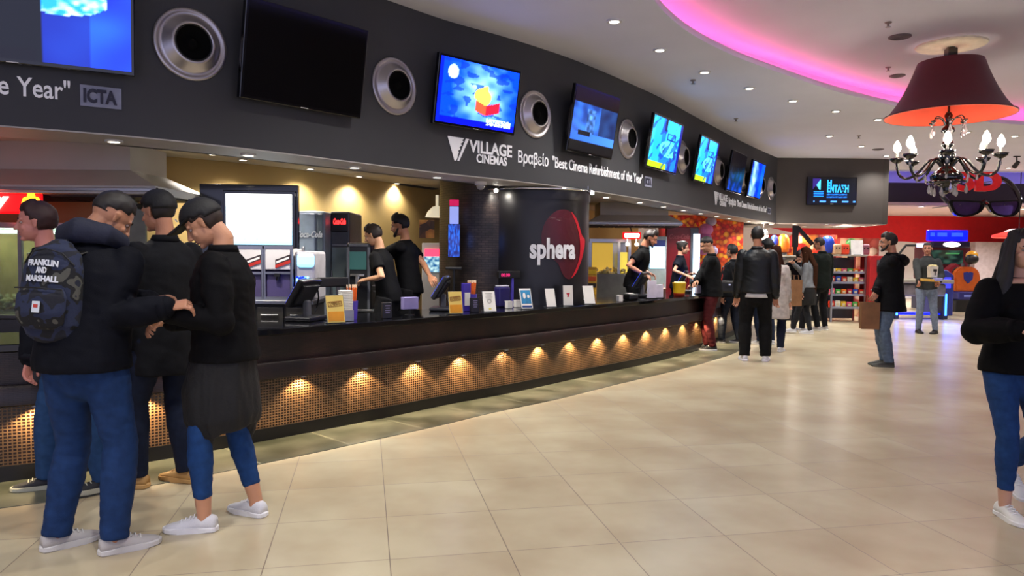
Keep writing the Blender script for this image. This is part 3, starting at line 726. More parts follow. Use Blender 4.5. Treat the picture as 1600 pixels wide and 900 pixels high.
# tall lit bottle shaped display on the column
p = at_y(709, 400, 9.0)
t = thing('light_display', 'tall lit display with red, white and blue panels before column', 'sign', (p.x, 9.02, 0))
bm = BM(); cyl(bm, (0, 0, .92), (0, 0, 1.35), .018, seg=12); box(bm, (0, 0, 1.36), (.2, .08, .03), bev=.006); obj('stand', bm, black, t)
z = lambda py: 1.52 + (399 - py) * 9.0 / 1140
bm = BM(); box(bm, (0, 0, (z(312) + z(322)) / 2), (.115, .03, z(312) - z(322)), bev=.008); obj('red_cap', bm, emat('display_red', 'd4165a', .7), t)
bm = BM(); box(bm, (0, 0, (z(323) + z(350)) / 2), (.11, .03, z(323) - z(350)), bev=.004); obj('white_panel', bm, emat('display_white', '9aa8e8', .8), t)
def pic_blue(u, v): return mixc((.0, .05, .45), (.1, .45, 1), .5 + N(u, v, 9, 2) * 1.3)
bm = BM(); box(bm, (0, .012, (z(350) + z(402)) / 2), (.15, .02, z(350) - z(402))); obj('frame', bm, black, t)
picture_grid('blue_panel', .14, z(350) - z(402) - .01, pic_blue, attr_emit('dim_screen_light', 1.0), t, 16, 40, loc=(0, -.002, (z(350) + z(402)) / 2))
lamp('lamp', 'POINT', (p.x, 8.93, z(375)), 1.2, (.1, .25, 1), size=.1)
# ---------------------------------------------------------------- bar equipment on the left
def on_platform(px, Y, dz=0): d = ray(px, 400); return Vector((d.x / d.y * Y, Y, .13 + dz))
def hy(py, Y, px=600): return at_y(px, py, Y).z
# steel hood
def hood(name, label, x0, x1, yf, yb, zl, zt, inset, rz=0, ztop=ZI, m=None):
    m = m or mat('hood_steel', 'c4c0b8', .42, .0, var=.06, scale=2)
    cx = (x0 + x1) / 2; t = thing(name, label, 'hood', (cx, yb, 0), rz); w = x1 - x0; d = yb - yf
    bm = BM()
    def ring(xa, xb, ya, z): return [bm.verts.new((a, b, z)) for a, b in ((xa, ya), (xb, ya), (xb, 0), (xa, 0))]
    R_ = [ring(-w / 2, w / 2, -d, zl), ring(-w / 2, w / 2, -d, zl + .07), ring(-w / 2 + inset, w / 2 - inset, -d + inset * .9, zt), ring(-w / 2 + inset, w / 2 - inset, -d + inset * .9, ztop)]
    for a, b in zip(R_, R_[1:]):
        for i in range(4): bm.faces.new((a[i], a[(i + 1) % 4], b[(i + 1) % 4], b[i]))
    bm.faces.new(R_[0][::-1]); bm.faces.new(R_[-1]); obj('canopy', bm, m, t)
    bm = BM(); box(bm, (0, -d - .008, zl + .035), (w + .02, .016, .03), bev=.004); obj('rim', bm, steel, t)
    bm = BM()
    for k in range(6): box(bm, (-w / 2 + w * (k + .5) / 6, -d / 2, zl - .008), (w / 7, d * .7, .016))
    obj('filter', bm, mat('dark_filter', '2c2a28', .6, .2), t)
    return t
hood('extractor_hood', 'large steel extractor hood over the popcorn cabinet at far left', -6.4, at_y(243, 296, 6.5).x, 6.5, 7.6, at_y(240, 303, 6.5).z, at_y(180, 262, 6.7).z, .42)
# popcorn cabinet with the lit red sign
X1 = at_y(152, 400, 6.75).x
t = thing('popcorn_cabinet', 'glass fronted popcorn warmer with greenish light under the left hood', 'cabinet', (X1 - 1.1, 7.2, .13))
bm = BM(); box(bm, (0, 0, .38), (2.2, .85, .76), bev=.01); box(bm, (0, -.02, .78), (2.24, .9, .04), bev=.008); obj('base', bm, steel, t)
bm = BM()
for sx in (-1.08, -.36, .36, 1.08):
    for sy in (-.4, .4): box(bm, (sx, sy, 1.2), (.035, .035, .82))
box(bm, (0, 0, 1.63), (2.2, .86, .05)); box(bm, (0, .4, 1.2), (2.15, .02, .8)); obj('frame', bm, steel, t)
bm = BM()
for sx in (-.72, 0, .72): box(bm, (sx, -.41, 1.2), (.68, .006, .8))
obj('glass', bm, mat('greenish_glass', 'e0f0e6', .08, trans=.85), t)
bm = BM(); box(bm, (0, .38, 1.2), (2.1, .02, .78)); obj('inner_back', bm, mat('green_white_panel', 'bcd2c0', .5), t)
bm = BM(); box(bm, (0, 0, 1.58), (1.8, .1, .03)); obj('inner_lamp', bm, emat('greenish_tube', 'dcffe6', 9), t)
bm = BM(); lathe(bm, [(0, 0), (.13, 0), (.15, .02), (.15, .30), (.155, .32), (.13, .33), (0, .34)], 28); cyl(bm, (0, 0, .34), (0, 0, .5), .012); obj('popping_kettle', bm, steel, t, loc=(.40, -.1, 1.05), auto=40)
def pop_bm(n, w, d, h, s=.03):
    bm = BM()
    for k in range(n):
        c = Vector((random.uniform(-w, w) / 2, random.uniform(-d, d) / 2, random.uniform(0, h)))
        bmesh.ops.create_icosphere(bm, subdivisions=1, radius=s * random.uniform(.7, 1.1), matrix=Matrix.Translation(c))
    return bm
o = obj('popcorn', pop_bm(350, 2.0, .6, .12), mat('popcorn_cream', 'e8d9a0', .8), t, loc=(0, 0, .84)); o['kind'] = 'stuff'
p = at_y(30, 317, 6.55); t = thing('neon_sign', 'glowing red bakery style sign with yellow cluster under the hood', 'sign', (p.x - .40, 6.6, p.z))
bm = BM(); box(bm, (0, 0, 0), (1.15, .05, .19), bev=.02); obj('plate', bm, emat('red_sign_glow', 'd80c14', 1.6), t)
text_obj('lettering', 'ery', .2, emat('white_sign_glow', 'fff0e8', 5), t, loc=(-.02, -.03, -.045), extrude=.004, bold=.012, shear=.3)
bm = BM()
for k in range(12):
    a = k * 2.4; ball(bm, (.48 + .055 * math.cos(a) * (k % 3) * .6, -.035, .055 * math.sin(a) * (k % 3) * .6), .034, seg=8)
obj('corn_cluster', bm, emat('orange_sign_glow', 'ff9a1c', 5), t)
bm = BM(); cyl(bm, (-.4, 0, .09), (-.4, 0, .2), .008); cyl(bm, (.4, 0, .09), (.4, 0, .2), .008); obj('hanger', bm, steel, t)
lamp('lamp', 'POINT', (p.x - .3, 6.45, p.z - .02), 5, (1, .08, .05), size=.15)
# side panel with a cut corner next to the cabinet
pa, pb = at_y(152, 300, 6.9), at_y(229, 300, 6.9)
bm = BM(); zt_ = at_y(200, 303, 6.9).z; prism(bm, [(pa.x, .13), (pb.x, .13), (pb.x, at_y(229, 337, 6.9).z), (at_y(205, 337, 6.9).x, zt_), (pa.x, zt_)], -6.9, -6.87, XZ)
o = obj('side_screen', bm, mat('grey_green_panel', '7c8272', .5)); bm = None; tag(o, 'grey screen panel with a cut corner right of the popcorn cabinet', 'panel')
bm = BM(); box(bm, at_y(229, 392, 6.92), (.24, .05, .05), bev=.005)
tag(obj('shelf_rail', bm, mat('blue_edge', '23309a', .4)), 'short blue edged rail beside the cut corner panel', 'rail')
# emergency button box
p = at_y(219, 243, 7.5); t = thing('alarm_beacon', 'red alarm beacon high on the ochre wall by the hood', 'alarm', p)
bm = BM(); box(bm, (0, 0, 0), (.16, .06, .105), bev=.02); obj('case', bm, mat('alarm_red', 'c8261a', .4), t)
bm = BM(); lathe(bm, [(0, .05), (.035, .045), (.04, 0)], 20, XZ); obj('lens', bm, mat('alarm_lens', '8f1410', .15), t, loc=(.01, -.03, .01), smooth=True)
bm = BM(); cyl(bm, (0, .03, 0), (0, .14, 0), .012); obj('mount', bm, black, t)
# menu screen on black stand
Ym = 7.42; pl, pr_ = at_y(313, 283, Ym), at_y(464, 296, Ym)
t = thing('menu_display', 'large white menu screen in a tall black stand behind the bar', 'screen', ((pl.x + pr_.x) / 2, Ym, .13), math.radians(4))
W = (pr_.x - pl.x); H = hy(288, Ym, 390) - .13
bm = BM(); box(bm, (0, .04, H / 2), (W, .08, H), bev=.01); obj('stand_panel', bm, gloss, t)
sc0, sc1 = at_y(356, 303, Ym), at_y(457, 383, Ym); cx = (sc0.x + sc1.x) / 2 - (pl.x + pr_.x) / 2; cz = (sc0.z + sc1.z) / 2 - .13; w_, h_ = sc1.x - sc0.x, sc0.z - sc1.z
bm = BM(); box(bm, (cx, -.025, cz), (w_ + .06, .05, h_ + .07), bev=.008); obj('bezel', bm, gloss, t)
def pic_menu(u, v):
    c = mixc((.55, .85, 1), (1, 1, .98), min(1, v * 1.8 + .2))
    if N(u * 1.5, v * 4, 9, 2) > .33 and .1 < v < .9: c = mixc(c, (.6, .85, .95), .5)
    return c
picture_grid('display', w_, h_, pic_menu, attr_emit('screen_light', 2.2), t, 48, 36, loc=(cx, -.052, cz))
# slush drink machines with logo header
mk = mat('purple_panel', '4c4268', .45); whp = mat('warm_white', 'd6d0cc', .5, var=.03)
def stripe_logo(t, loc, s=1):
    bm = BM(); prism(bm, [(0, 0), (.14, .05), (.14, .13), (0, .08)], 0, .004, XZ); obj('logo_flag', bm, mat('logo_dark', '33272a', .5), t, loc=loc)
    bm = BM(); prism(bm, [(0, 0), (.14, .05), (.14, .08), (0, .03)], .004, .007, XZ); obj('logo_stripe', bm, mat('logo_red', 'b8281c', .5), t, loc=loc)
    bm = BM(); prism(bm, [(.01, .045), (.13, .09), (.13, .11), (.01, .065)], .004, .007, XZ); obj('logo_stripe', bm, paper, t, loc=loc)
for i, (a, b) in enumerate(((366, 411), (413, 456))):
    Yk = 6.85; A, B = at_y(a, 388, Yk), at_y(b, 468, Yk); W = B.x - A.x; zt_, zb = A.z, B.z
    t = thing('drink_machine', ['white framed drinks machine with flag logo, left one below menu screen', 'white framed drinks machine with flag logo, right one below menu screen'][i], 'drinks machine', ((A.x + B.x) / 2, Yk + .2, 0), 0, 'framed drinks machines')
    bm = BM(); box(bm, (0, 0, (zb + zt_) / 2 - .12), (W - .02, .36, .30), bev=.01); obj('tank', bm, mk, t)
    bm = BM(); box(bm, (0, -.02, zt_ - .10), (W - .02, .38, .20), bev=.008); obj('header', bm, whp, t)
    stripe_logo(t, (-.02, -.215, zt_ - .185))
    bm = BM()
    for sx in (-1, 1):
        for sy in (-.2, .18): box(bm, (sx * W / 2, sy, (zt_ + zb) / 2), (.025, .025, zt_ - zb + .04), bev=.003)
    box(bm, (0, -.2, zt_ + .01), (W + .03, .03, .03)); box(bm, (0, -.2, zt_ - .23), (W, .02, .02)); box(bm, (0, 0, zb + .01), (W + .03, .42, .03)); obj('frame', bm, steel, t)
    bm = BM(); cyl(bm, (0, -.2, zt_ - .25), (0, -.2, zt_ - .3), .018); box(bm, (0, -.22, zt_ - .25), (.05, .03, .03)); obj('tap', bm, black, t)
# lit dispenser
A, B = at_y(459, 392, 6.9), at_y(493, 470, 6.9); W = B.x - A.x
t = thing('drink_dispenser', 'white drinks dispenser with rounded glowing blue header', 'drinks machine', ((A.x + B.x) / 2, 7.1, 0))
bm = BM(); box(bm, (0, 0, (A.z + B.z) / 2), (W, .4, A.z - B.z), bev=.03); obj('body', bm, mat('dispenser_body', 'a8a4a6', .5), t)
bm = BM(); box(bm, (.01, -.2, A.z - .09), (W * .8, .06, .13), bev=.028); obj('header_light', bm, emat('header_glow', '8fd0ff', 1.8), t)
def pic_cups(u, v): return mixc((.0, .15, .75), (.7, 1, 1), .3 + N(u, v, 5, 7) * 2.4)
picture_grid('lit_picture', W * .62, .16, pic_cups, attr_emit('screen_light', 2.2), t, 24, 20, loc=(-.02, -.203, A.z - .32))
bm = BM(); box(bm, (0, -.24, B.z + .12), (W * .9, .12, .03), bev=.006); obj('drip_tray', bm, steel, t)
# tall grey cooler and red lit cooler
A, B = at_y(458, 329, 8.3), at_y(506, 470, 8.3)
t = thing('drinks_cooler', 'tall grey cooler with pale script lettering beside the menu screen', 'cooler', ((A.x + B.x) / 2, 8.75, .13))
W = B.x - A.x; H = A.z - .13
bm = BM(); box(bm, (0, 0, H / 2), (W, .8, H), bev=.03); obj('body', bm, mat('cooler_grey', '98a4b0', .4, .1), t)
bm = BM(); box(bm, (-.05, -.41, H / 2), (W * .68, .03, H - .06), bev=.012); obj('door', bm, mat('cooler_door_grey', 'a8b8c8', .35, .1), t)
bm = BM(); box(bm, (W * .36, -.41, H / 2), (W * .2, .03, H - .06), bev=.012); cyl(bm, (W * .24, -.45, .7), (W * .24, -.45, 1.4), .012); obj('door', bm, mat('cooler_dark_grey', '6a7780', .35, .1), t)
text_obj('lettering', 'Coca-Cola', .10, mat('script_pale', 'e8eef2', .4), t, loc=(-W * .45, -.43, H - .30), fit=.3, extrude=.002, bold=.003, shear=.35)
A, B = at_y(511, 329, 8.5), at_y(542, 470, 8.5)
t = thing('glass_door_cooler', 'tall glass door cooler with glowing red Coca-Cola header', 'cooler', ((A.x + B.x) / 2, 8.95, .13))
W = B.x - A.x; H = A.z - .13
bm = BM(); box(bm, (0, .05, H / 2), (W, .7, H), bev=.02); obj('body', bm, mat('cooler_shell', '5a5d62', .4), t)
bm = BM(); box(bm, (0, -.32, H - .13), (W * .88, .03, .22), bev=.01); obj('header', bm, mat('header_black', '141214', .3), t)
text_obj('lettering', 'Coca-Cola', .09, emat('red_letter_glow', 'ff2a2a', 4), t, loc=(-W * .32, -.338, H - .15), fit=W * .64, extrude=.002, bold=.004, shear=.35)
def pic_cool(u, v): return mixc((.12, .2, .2), (.5, .62, .62), .5 + .9 * N(u * 2, round(v * 7) / 7 * 3, 3) + (v - .5) * .5)
bm = BM(); 
for k in range(6): box(bm, (0, -.2, .35 + k * .23), (W * .8, .22, .012))
obj('shelf', bm, steel, t)
bm = BM(); box(bm, (-W * .0, -.315, .82), (W * .8, .02, 1.3), bev=.004); obj('glass_door', bm, mat('cooler_glass', 'a4b6b6', .15, .1, var=.4, scale=2), t)
bm = BM(); cyl(bm, (-W * .38, -.35, .6), (-W * .38, -.35, 1.2), .012); obj('handle', bm, steel, t)
# white box on wall, coffee machine
A = at_y(543, 350, 9.2); bm = BM(); box(bm, A + Vector((.03, 0, -.15)), (.17, .14, .34), bev=.012); box(bm, A + Vector((.03, -.075, -.1)), (.12, .01, .12), bev=.003)
tag(obj('towel_dispenser', bm, mat('dispenser_white', 'c9c6bd', .5)), 'white box dispenser on the ochre wall behind the cooler', 'dispenser')
A, B = at_y(540, 379, 8.1), at_y(578, 470, 8.1); W = B.x - A.x
t = thing('coffee_machine', 'tall black drinks machine with teal window left of bar staff', 'coffee machine', ((A.x + B.x) / 2, 8.4, 0))
bm = BM(); box(bm, (0, 0, (A.z + .9) / 2), (W, .5, A.z - .9), bev=.02); obj('body', bm, black, t)
bm = BM(); box(bm, (.0, -.255, A.z - .03), (W * .8, .02, .03), bev=.005); box(bm, (-W / 2 + .02, -.255, A.z - .4), (.03, .02, .7)); box(bm, (W / 2 - .02, -.255, A.z - .4), (.03, .02, .7)); obj('trim_bar', bm, greyp, t)
bm = BM(); box(bm, (-.01, -.256, A.z - .2), (W * .72, .012, .2), bev=.004); obj('window', bm, emat('teal_window', '27514e', .35), t)
bm = BM(); box(bm, (-.01, -.27, A.z - .42), (.05, .05, .1), bev=.008); box(bm, (-.01, -.27, A.z - .36), (.16, .05, .03), bev=.006); obj('spout', bm, chrome, t)
for i, (px, py, Y, w_, d_, h_, nm, lb) in enumerate([(588, 462, 9.4, .42, .42, .05, 'work_shelf', 'steel work shelf where the two bar workers prepare food')]):
    p = at_y(px, py, Y); t = thing(nm, lb, 'work table', (p.x - .1, Y, .13), .9)
    bm = BM(); box(bm, (0, 0, p.z - .13), (w_, d_, h_), bev=.008); obj('top', bm, steel, t)
    bm = BM(); box(bm, (0, .02, (p.z - .16) / 2), (w_ - .04, d_ - .06, p.z - .16), bev=.01); obj('cabinet', bm, greyp, t)
# green sack and tray near staff
p = at_y(598, 437, 9.1)
bm = BM(); box(bm, p, (.26, .16, .30), bev=.05); me_ = remesh(bm, .02, 3); tag(link_mesh('supply_sack', me_, mat('olive_sack', '8b8c3c', .7, var=.25, scale=14)), 'olive and yellow supply sack in front of the bar workers', 'sack')
p = at_y(598, 412, 9.1); bm = BM(); box(bm, p, (.13, .1, .12), bev=.02); tag(obj('snack_pack', bm, mat('orange_pack', 'd8901c', .6)), 'orange snack pack on top of the olive sack', 'pack')
for i, (px, py) in enumerate(((588, 447), (592, 456))):
    p = at_y(px, py, 8.25); bm = BM(); lathe(bm, [(0, 0), (.06, 0), (.07, .015), (.066, .015), (.056, .006), (0, .006)], 20)
    tag(obj('food_tray', bm, paper, loc=p, auto=40), ['upper small white tray by the worker hands', 'lower small white tray by the worker hands'][i], 'tray')
# shelf things at the far right of the ochre wall
p = at_y(667, 358, 10.6); bm = BM(); box(bm, p, (.22, .02, .26), bev=.003); o = tag(obj('wall_picture', bm, candy_mat('warm_print', ['5a3414', 'c08a3c', '3a1c10', 'd8b070', '241a18'], 9)), 'small framed snack print on the ochre wall', 'picture')
p = at_y(676, 395, 10.2); t = thing('shelf_cooler', 'small lit cooler with red header left of the mosaic column', 'cooler', (p.x, 10.2, .13))
bm = BM(); box(bm, (0, .2, .78), (.30, .4, 1.56), bev=.01); obj('body', bm, whp, t)
bm = BM(); box(bm, (.01, -.01, hy(394, 10.2) - .13), (.24, .02, .1), bev=.004); obj('header', bm, emat('cooler_red_glow', 'ff4060', 1.8), t)
def pic_c2(u, v): return mixc((.1, .35, .6), (.85, 1, 1), .55 + N(u, v, 6, 3) * 1.2)
picture_grid('lit_picture', .24, .22, pic_c2, attr_emit('dim_screen_light', 1.0), t, 16, 16, loc=(.01, -.012, hy(412, 10.2) - .13))
p = at_y(676, 330, 10.0); bm = BM(); lathe(bm, [(.16, 0), (.13, .07), (.06, .14), (.02, .15), (.02, .3), (0, .3)], 28); tag(obj('heat_lamp', bm, mat('white_shade', 'e8e2d2', .5, emit='fff0cc', es=.6), loc=p + Vector((.06, 0, -.08)), smooth=True), 'white domed heat lamp shade next to the mosaic column', 'lamp')

# back bench under machines, dark cupboards
for i, (px0, px1, Y, zz, lb) in enumerate(((322, 500, 7.02, hy(468, 6.85, 400) - .13, 'dark back bench under the drinks machines'),)):
    A, B = on_platform(px0, Y), on_platform(px1, Y)
    t = thing('back_bench', lb, 'bench', ((A.x + B.x) / 2, Y, .13)); w_ = B.x - A.x
    bm = BM(); box(bm, (0, 0, zz - .02), (w_, .5, .04), bev=.006); obj('bench_top', bm, steel, t)
    bm = BM(); box(bm, (0, .02, zz / 2 - .02), (w_ - .04, .44, zz - .04), bev=.006); obj('cupboard', bm, mat('bench_dark', '26241f', .5), t)
    for k in range(4):
        bm = BM(); box(bm, (-w_ / 2 + w_ * (k + .5) / 4, -.21, zz / 2), (w_ / 4 - .03, .02, zz - .14), bev=.004); d = obj('door', bm, mat('bench_door', '322f28', .45), t)
        bm = BM(); cyl(bm, (-w_ / 2 + w_ * (k + .5) / 4 - .08, -.235, zz - .14), (-w_ / 2 + w_ * (k + .5) / 4 + .08, -.235, zz - .14), .008, seg=8); obj('handle', bm, steel, d)
t = thing('coffee_bench', 'narrow dark bench carrying the tall black drinks machine', 'bench', (on_platform(560, 8.45).x, 8.45, .13))
bm = BM(); box(bm, (0, 0, .375), (.5, .6, .75), bev=.01); obj('cupboard', bm, mat('bench_dark', '26241f', .5), t)
bm = BM(); box(bm, (0, 0, .76), (.54, .64, .03), bev=.005); obj('bench_top', bm, steel, t)

# ---------------------------------------------------------------- right part behind the bar
A, B = at_y(921, 350, 13.6), at_y(1066, 350, 13.6)
hood('extractor_hood', 'steel extractor hood behind the bar right of the black drum', A.x, B.x, 13.6, 14.7, at_y(990, 352, 13.6).z, at_y(990, 341, 13.8).z + .06, .22)
# lit popcorn warmer
A, B = at_y(921, 378, 13.9), at_y(985, 428, 13.9); W = B.x - A.x
t = thing('popcorn_warmer', 'popcorn warmer full of golden light under the right hood', 'cabinet', ((A.x + B.x) / 2, 14.2, .13))
zt_, zb = A.z - .13, B.z - .13
bm = BM(); box(bm, (0, 0, zb / 2), (W, .6, zb), bev=.01); obj('base', bm, mat('warmer_grey', '6b6a64', .45, .4), t)
bm = BM()
for sx in (-W / 2 + .02, .17, W / 2 - .02): box(bm, (sx, -.29, (zt_ + zb) / 2), (.05, .03, zt_ - zb))
box(bm, (0, 0, zt_ + .03), (W, .6, .06)); box(bm, (0, .28, (zt_ + zb) / 2), (W, .02, zt_ - zb)); obj('frame', bm, steel, t)
bm = BM(); box(bm, (-.12, -.1, (zt_ + zb) / 2), (W * .5, .03, zt_ - zb - .03)); obj('lit_panel', bm, emat('golden_glow', 'cfa840', .8), t)
bm = BM(); box(bm, (.29, -.1, (zt_ + zb) / 2 - .1), (W * .18, .03, (zt_ - zb) * .7)); obj('lit_panel', bm, emat('golden_glow_pale', 'e0c850', 1.1), t)
o = obj('popcorn', pop_bm(120, W * .8, .3, .1, .035), mat('popcorn_cream', 'e8d9a0', .8), t, loc=(0, -.08, zb)); o['kind'] = 'stuff'
p = at_y(925, 410, 13.2); t = thing('snack_stand', 'yellow snack stand beside the black drum', 'display stand', (p.x, 13.3, .13))
bm = BM(); box(bm, (-.02, 0, .6), (.22, .2, 1.2), bev=.01); obj('case', bm, mat('stand_yellow', 'c9992a', .5, var=.3, scale=6), t)
for k in range(4):
    bm = BM(); box(bm, (.0, -.105, .95 + k * .12 - .2), (.16, .02, .08), bev=.008); obj('snack_packet', bm, mat(f'packet_{k}', ['e0a818', '241812', 'c8501c', 'e8c020'][k], .5), t)
# red glowing sign
p = at_y(987, 368, 13.5); t = thing('neon_sign', 'small glowing red and white sign above the bearded worker', 'sign', p)
bm = BM(); box(bm, (0, 0, 0), (.34, .05, .13), bev=.02); obj('plate', bm, emat('red_sign_glow', 'd80c14', 1.6), t)
bm = BM(); box(bm, (0, -.03, 0), (.27, .01, .075), bev=.012); obj('panel', bm, emat('white_sign_glow', 'fff0e8', 5), t)
for dx in (-.08, .09):
    bm = BM(); ball(bm, (dx, -.02, -.16), .035); cyl(bm, (dx, 0, -.13), (dx, 0, -.06), .008); obj('bulb', bm, emat('warm_bulb', 'fff0d0', 8), t)
bm = BM(); cyl(bm, (0, .0, .06), (0, .3, .25), .01); obj('hanger', bm, black, t)
# white cabinet behind staff with blue lit fridge
A, B = at_y(1013, 369, 13.9), at_y(1041, 440, 13.9)
t = thing('lit_fridge', 'small fridge with glowing blue white window between the workers', 'cooler', ((A.x + B.x) / 2, 14.2, .13)); W = B.x - A.x
bm = BM(); box(bm, (0, 0, (A.z - .13) / 2), (W, .6, A.z - .13), bev=.02); obj('body', bm, mat('fridge_pale', 'a9b4b2', .4), t)
bm = BM(); box(bm, (0, -.305, hy(402, 13.9, 1020) - .13), (W * .8, .02, .42), bev=.006); obj('window', bm, emat('fridge_glow', 'a8d4ff', 3.2), t)
bm = BM(); box(bm, (0, -.305, hy(380, 13.9, 1020) - .13), (W * .8, .02, .12), bev=.006); obj('header', bm, mat('header_blue', '3a4fa0', .4), t)
# dark red Coca-Cola cooler
A, B = at_y(1041, 354, 14.6), at_y(1091, 420, 14.6); W = B.x - A.x
t = thing('red_cooler', 'large dark red Coca-Cola cooler with a bright lit side', 'cooler', ((A.x + B.x) / 2, 15.0, .13)); H = A.z - .13
bm = BM(); box(bm, (0, 0, H / 2), (W, .8, H), bev=.02); obj('body', bm, mat('cooler_red', '7c0f18', .4), t)
text_obj('lettering', 'Coca-Cola', .13, mat('script_pink', 'a8484e', .5), t, loc=(-W * .42, -.405, H - .24), fit=W * .62, extrude=.002, bold=.003, shear=.35)
bm = BM(); box(bm, (W / 2 - .09, -.41, H / 2), (.16, .03, H - .05), bev=.005); obj('door_frame', bm, mat('cooler_frame_grey', '4a4e55', .4), t)
bm = BM(); box(bm, (W / 2 + .02 - .07, -.43, H * .62), (.13, .02, H * .62), bev=.005); obj('lit_window', bm, emat('fridge_glow2', 'bfe0ff', 2.6), t)
# candy mural wall
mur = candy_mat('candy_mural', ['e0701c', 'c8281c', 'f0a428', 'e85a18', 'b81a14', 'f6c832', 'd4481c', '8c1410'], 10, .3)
A, B = at_y(1040, 336, 17.3), at_y(1158, 460, 17.3)
bm = BM(); box(bm, ((A.x + B.x) / 2, 17.3, 1.32), (B.x - A.x, .12, 2.4)); tag(obj('mural_panel', bm, mur), 'big orange and red candy picture wall behind the bar end', 'mural')
# pink and lilac balloon like sweets before mural
for i, (px, py, r, c) in enumerate([(1111, 346, .13, 'a9a4c8'), (1103, 359, .17, 'd07ac0'), (1102, 371, .15, 'c070b8'), (1104, 382, .13, 'b89ad0'), (1112, 392, .15, 'c4b8e0'), (1099, 392, .12, 'd88ac8')]):
    p = at_y(px, py, 17.0); bm = BM(); ball(bm, (0, 0, 0), r, (1, .7, .85), 20); cyl(bm, (0, .05, 0), (0, .32, 0), .012, seg=8)
    tag(obj('candy_ball', bm, mat('candy_ball_' + str(i), c, .35), loc=p, smooth=True), ['grey lilac candy ball at the top of mural', 'large pink candy ball under the grey lilac one', 'pink candy ball in the middle of the stack', 'pale violet candy ball fourth from the top', 'pale lilac candy ball at the bottom right', 'pink candy ball at the bottom left'][i], 'decoration', 'candy balls on the mural')

# ---------------------------------------------------------------- things on the counter
def s_top(px, off): return CP.s_px(px, off, ZT)
def holder(px, off, w, h, turn, lean, m, label, kind='plain'):
    q = s_top(px, off); p = CP.at(q, off, ZT + .002)
    t = thing('sign_holder', label, 'sign holder', p, CP.rz(q) + turn, 'leaning sign holders on the counter')
    M = Matrix.Rotation(-lean, 4, 'X')
    def P(nm, bm, mm): bmesh.ops.transform(bm, matrix=Matrix.Translation((0, 0, .006)) @ M, verts=bm.verts); return obj(nm, bm, mm, t)
    bm = BM(); box(bm, (0, .004, h / 2), (w + .012, .004, h + .01), bev=.001); P('acrylic_back', bm, glassm)
    bm = BM(); box(bm, (0, .05, .003), (w + .012, .12, .004), bev=.001); obj('foot', bm, glassm, t)
    bm = BM(); box(bm, (0, 0, h / 2), (w, .003, h)); P('card', bm, m)
    if kind == 'tabasco':
        bm = BM(); box(bm, (0, -.003, h * .22), (w * .9, .002, h * .36)); P('orange_field', bm, mat('card_orange', 'd89018', .6, var=.15))
        bm = BM()
        for a, b, c, d in ((0, .09 * h, w * .78, .006), (0, -.09 * h, w * .78, .006)): box(bm, (a, -.003, h * .68 + b), (c, .002, d))
        for sx in (-1, 1): box(bm, (sx * w * .39, -.003, h * .68), (.006, .002, h * .19))
        bmesh.ops.rotate(bm, verts=bm.verts, cent=(0, 0, h * .68), matrix=Matrix.Rotation(-.08, 3, 'Y')); P('stamp_frame', bm, mat('stamp_brown', '8a5a1c', .6))
        for k, s in enumerate(('TAMBINO', 'ΑΠΕΙΡΟ')):
            bm = text_bm(s, .05, .0008, .001, align='CENTER'); xs = [v.co.x for v in bm.verts]; f = w * .68 / (max(xs) - min(xs))
            for v in bm.verts: v.co = Vector((v.co.x * f, -.004 - v.co.z, h * (.70 - .075 * k) + v.co.y * .38))
            bmesh.ops.rotate(bm, verts=bm.verts, cent=(0, 0, h * .68), matrix=Matrix.Rotation(-.08, 3, 'Y')); P('stamp_text', bm, mat('stamp_brown', '8a5a1c', .6))
    elif kind == 'lines':
        bm = BM()
        for k in range(6): box(bm, (0, -.003, h * (.9 - k * .06)), (w * (.6 - .08 * (k % 3)), .002, .003))
        P('print', bm, mat('faint_print', '9a968e', .7))
        bm = BM(); lathe(bm, [(w * .12, .001), (w * .16, .003), (w * .18, .001)], 20, Matrix.Translation((0, -.002, h * .5)) @ XZ); P('print_ring', bm, mat('faint_print', '9a968e', .7))
        bm = BM(); box(bm, (0, -.003, h * .12), (w * .22, .002, h * .06)); P('yellow_mark', bm, mat('mark_yellow', 'd8cc28', .6))
    elif kind == 'blue':
        bm = BM(); box(bm, (0, -.003, h * .58), (w * .86, .002, h * .68)); P('blue_field', bm, mat('card_blue', '2a7fae', .5, var=.3, scale=25))
        bm = BM(); box(bm, (0, -.003, h * .10), (w * .86, .002, h * .1)); P('navy_field', bm, mat('card_navy', '1c3f7c', .5))
        bm = BM(); ball(bm, (-.02, -.006, h * .64), .018, (1, .15, 2)); ball(bm, (.03, -.006, h * .6), .016, (1, .15, 1.2)); P('bottle_print', bm, paper)
    elif kind == 'cup':
        bm = BM(); prism(bm, [(-w * .2, h * .62), (w * .2, h * .62), (w * .06, h * .48), (w * .12, h * .42), (-w * .12, h * .42), (-w * .06, h * .48)], .003, .004, XZ); P('red_mark', bm, mat('mark_red', 'c0283a', .6))
    return t
yl = mat('card_yellow', 'dcc064', .6, var=.05)
holder(526, .03, .155, .24, -.25, .28, yl, 'yellow stamped card in holder nearest the capped man', 'tabasco')
holder(713, .03, .145, .225, -.35, .2, yl, 'yellow stamped card in holder before the monitor till', 'tabasco')
holder(766, .03, .135, .22, -.45, .34, paper, 'white card with yellow mark right of the second yellow one', 'lines')
holder(824, .03, .14, .235, -.45, .34, paper, 'blue printed card in holder below the drum', 'blue')
holder(862, .03, .12, .22, -.5, .32, paper, 'plain white card in holder right of the blue card', 'plain')
holder(888, .03, .125, .24, -.55, .1, paper, 'upright white card with small red cup mark', 'cup')
holder(922, .03, .14, .24, -.6, .42, paper, 'strongly leaning white card, last of the row', 'plain')
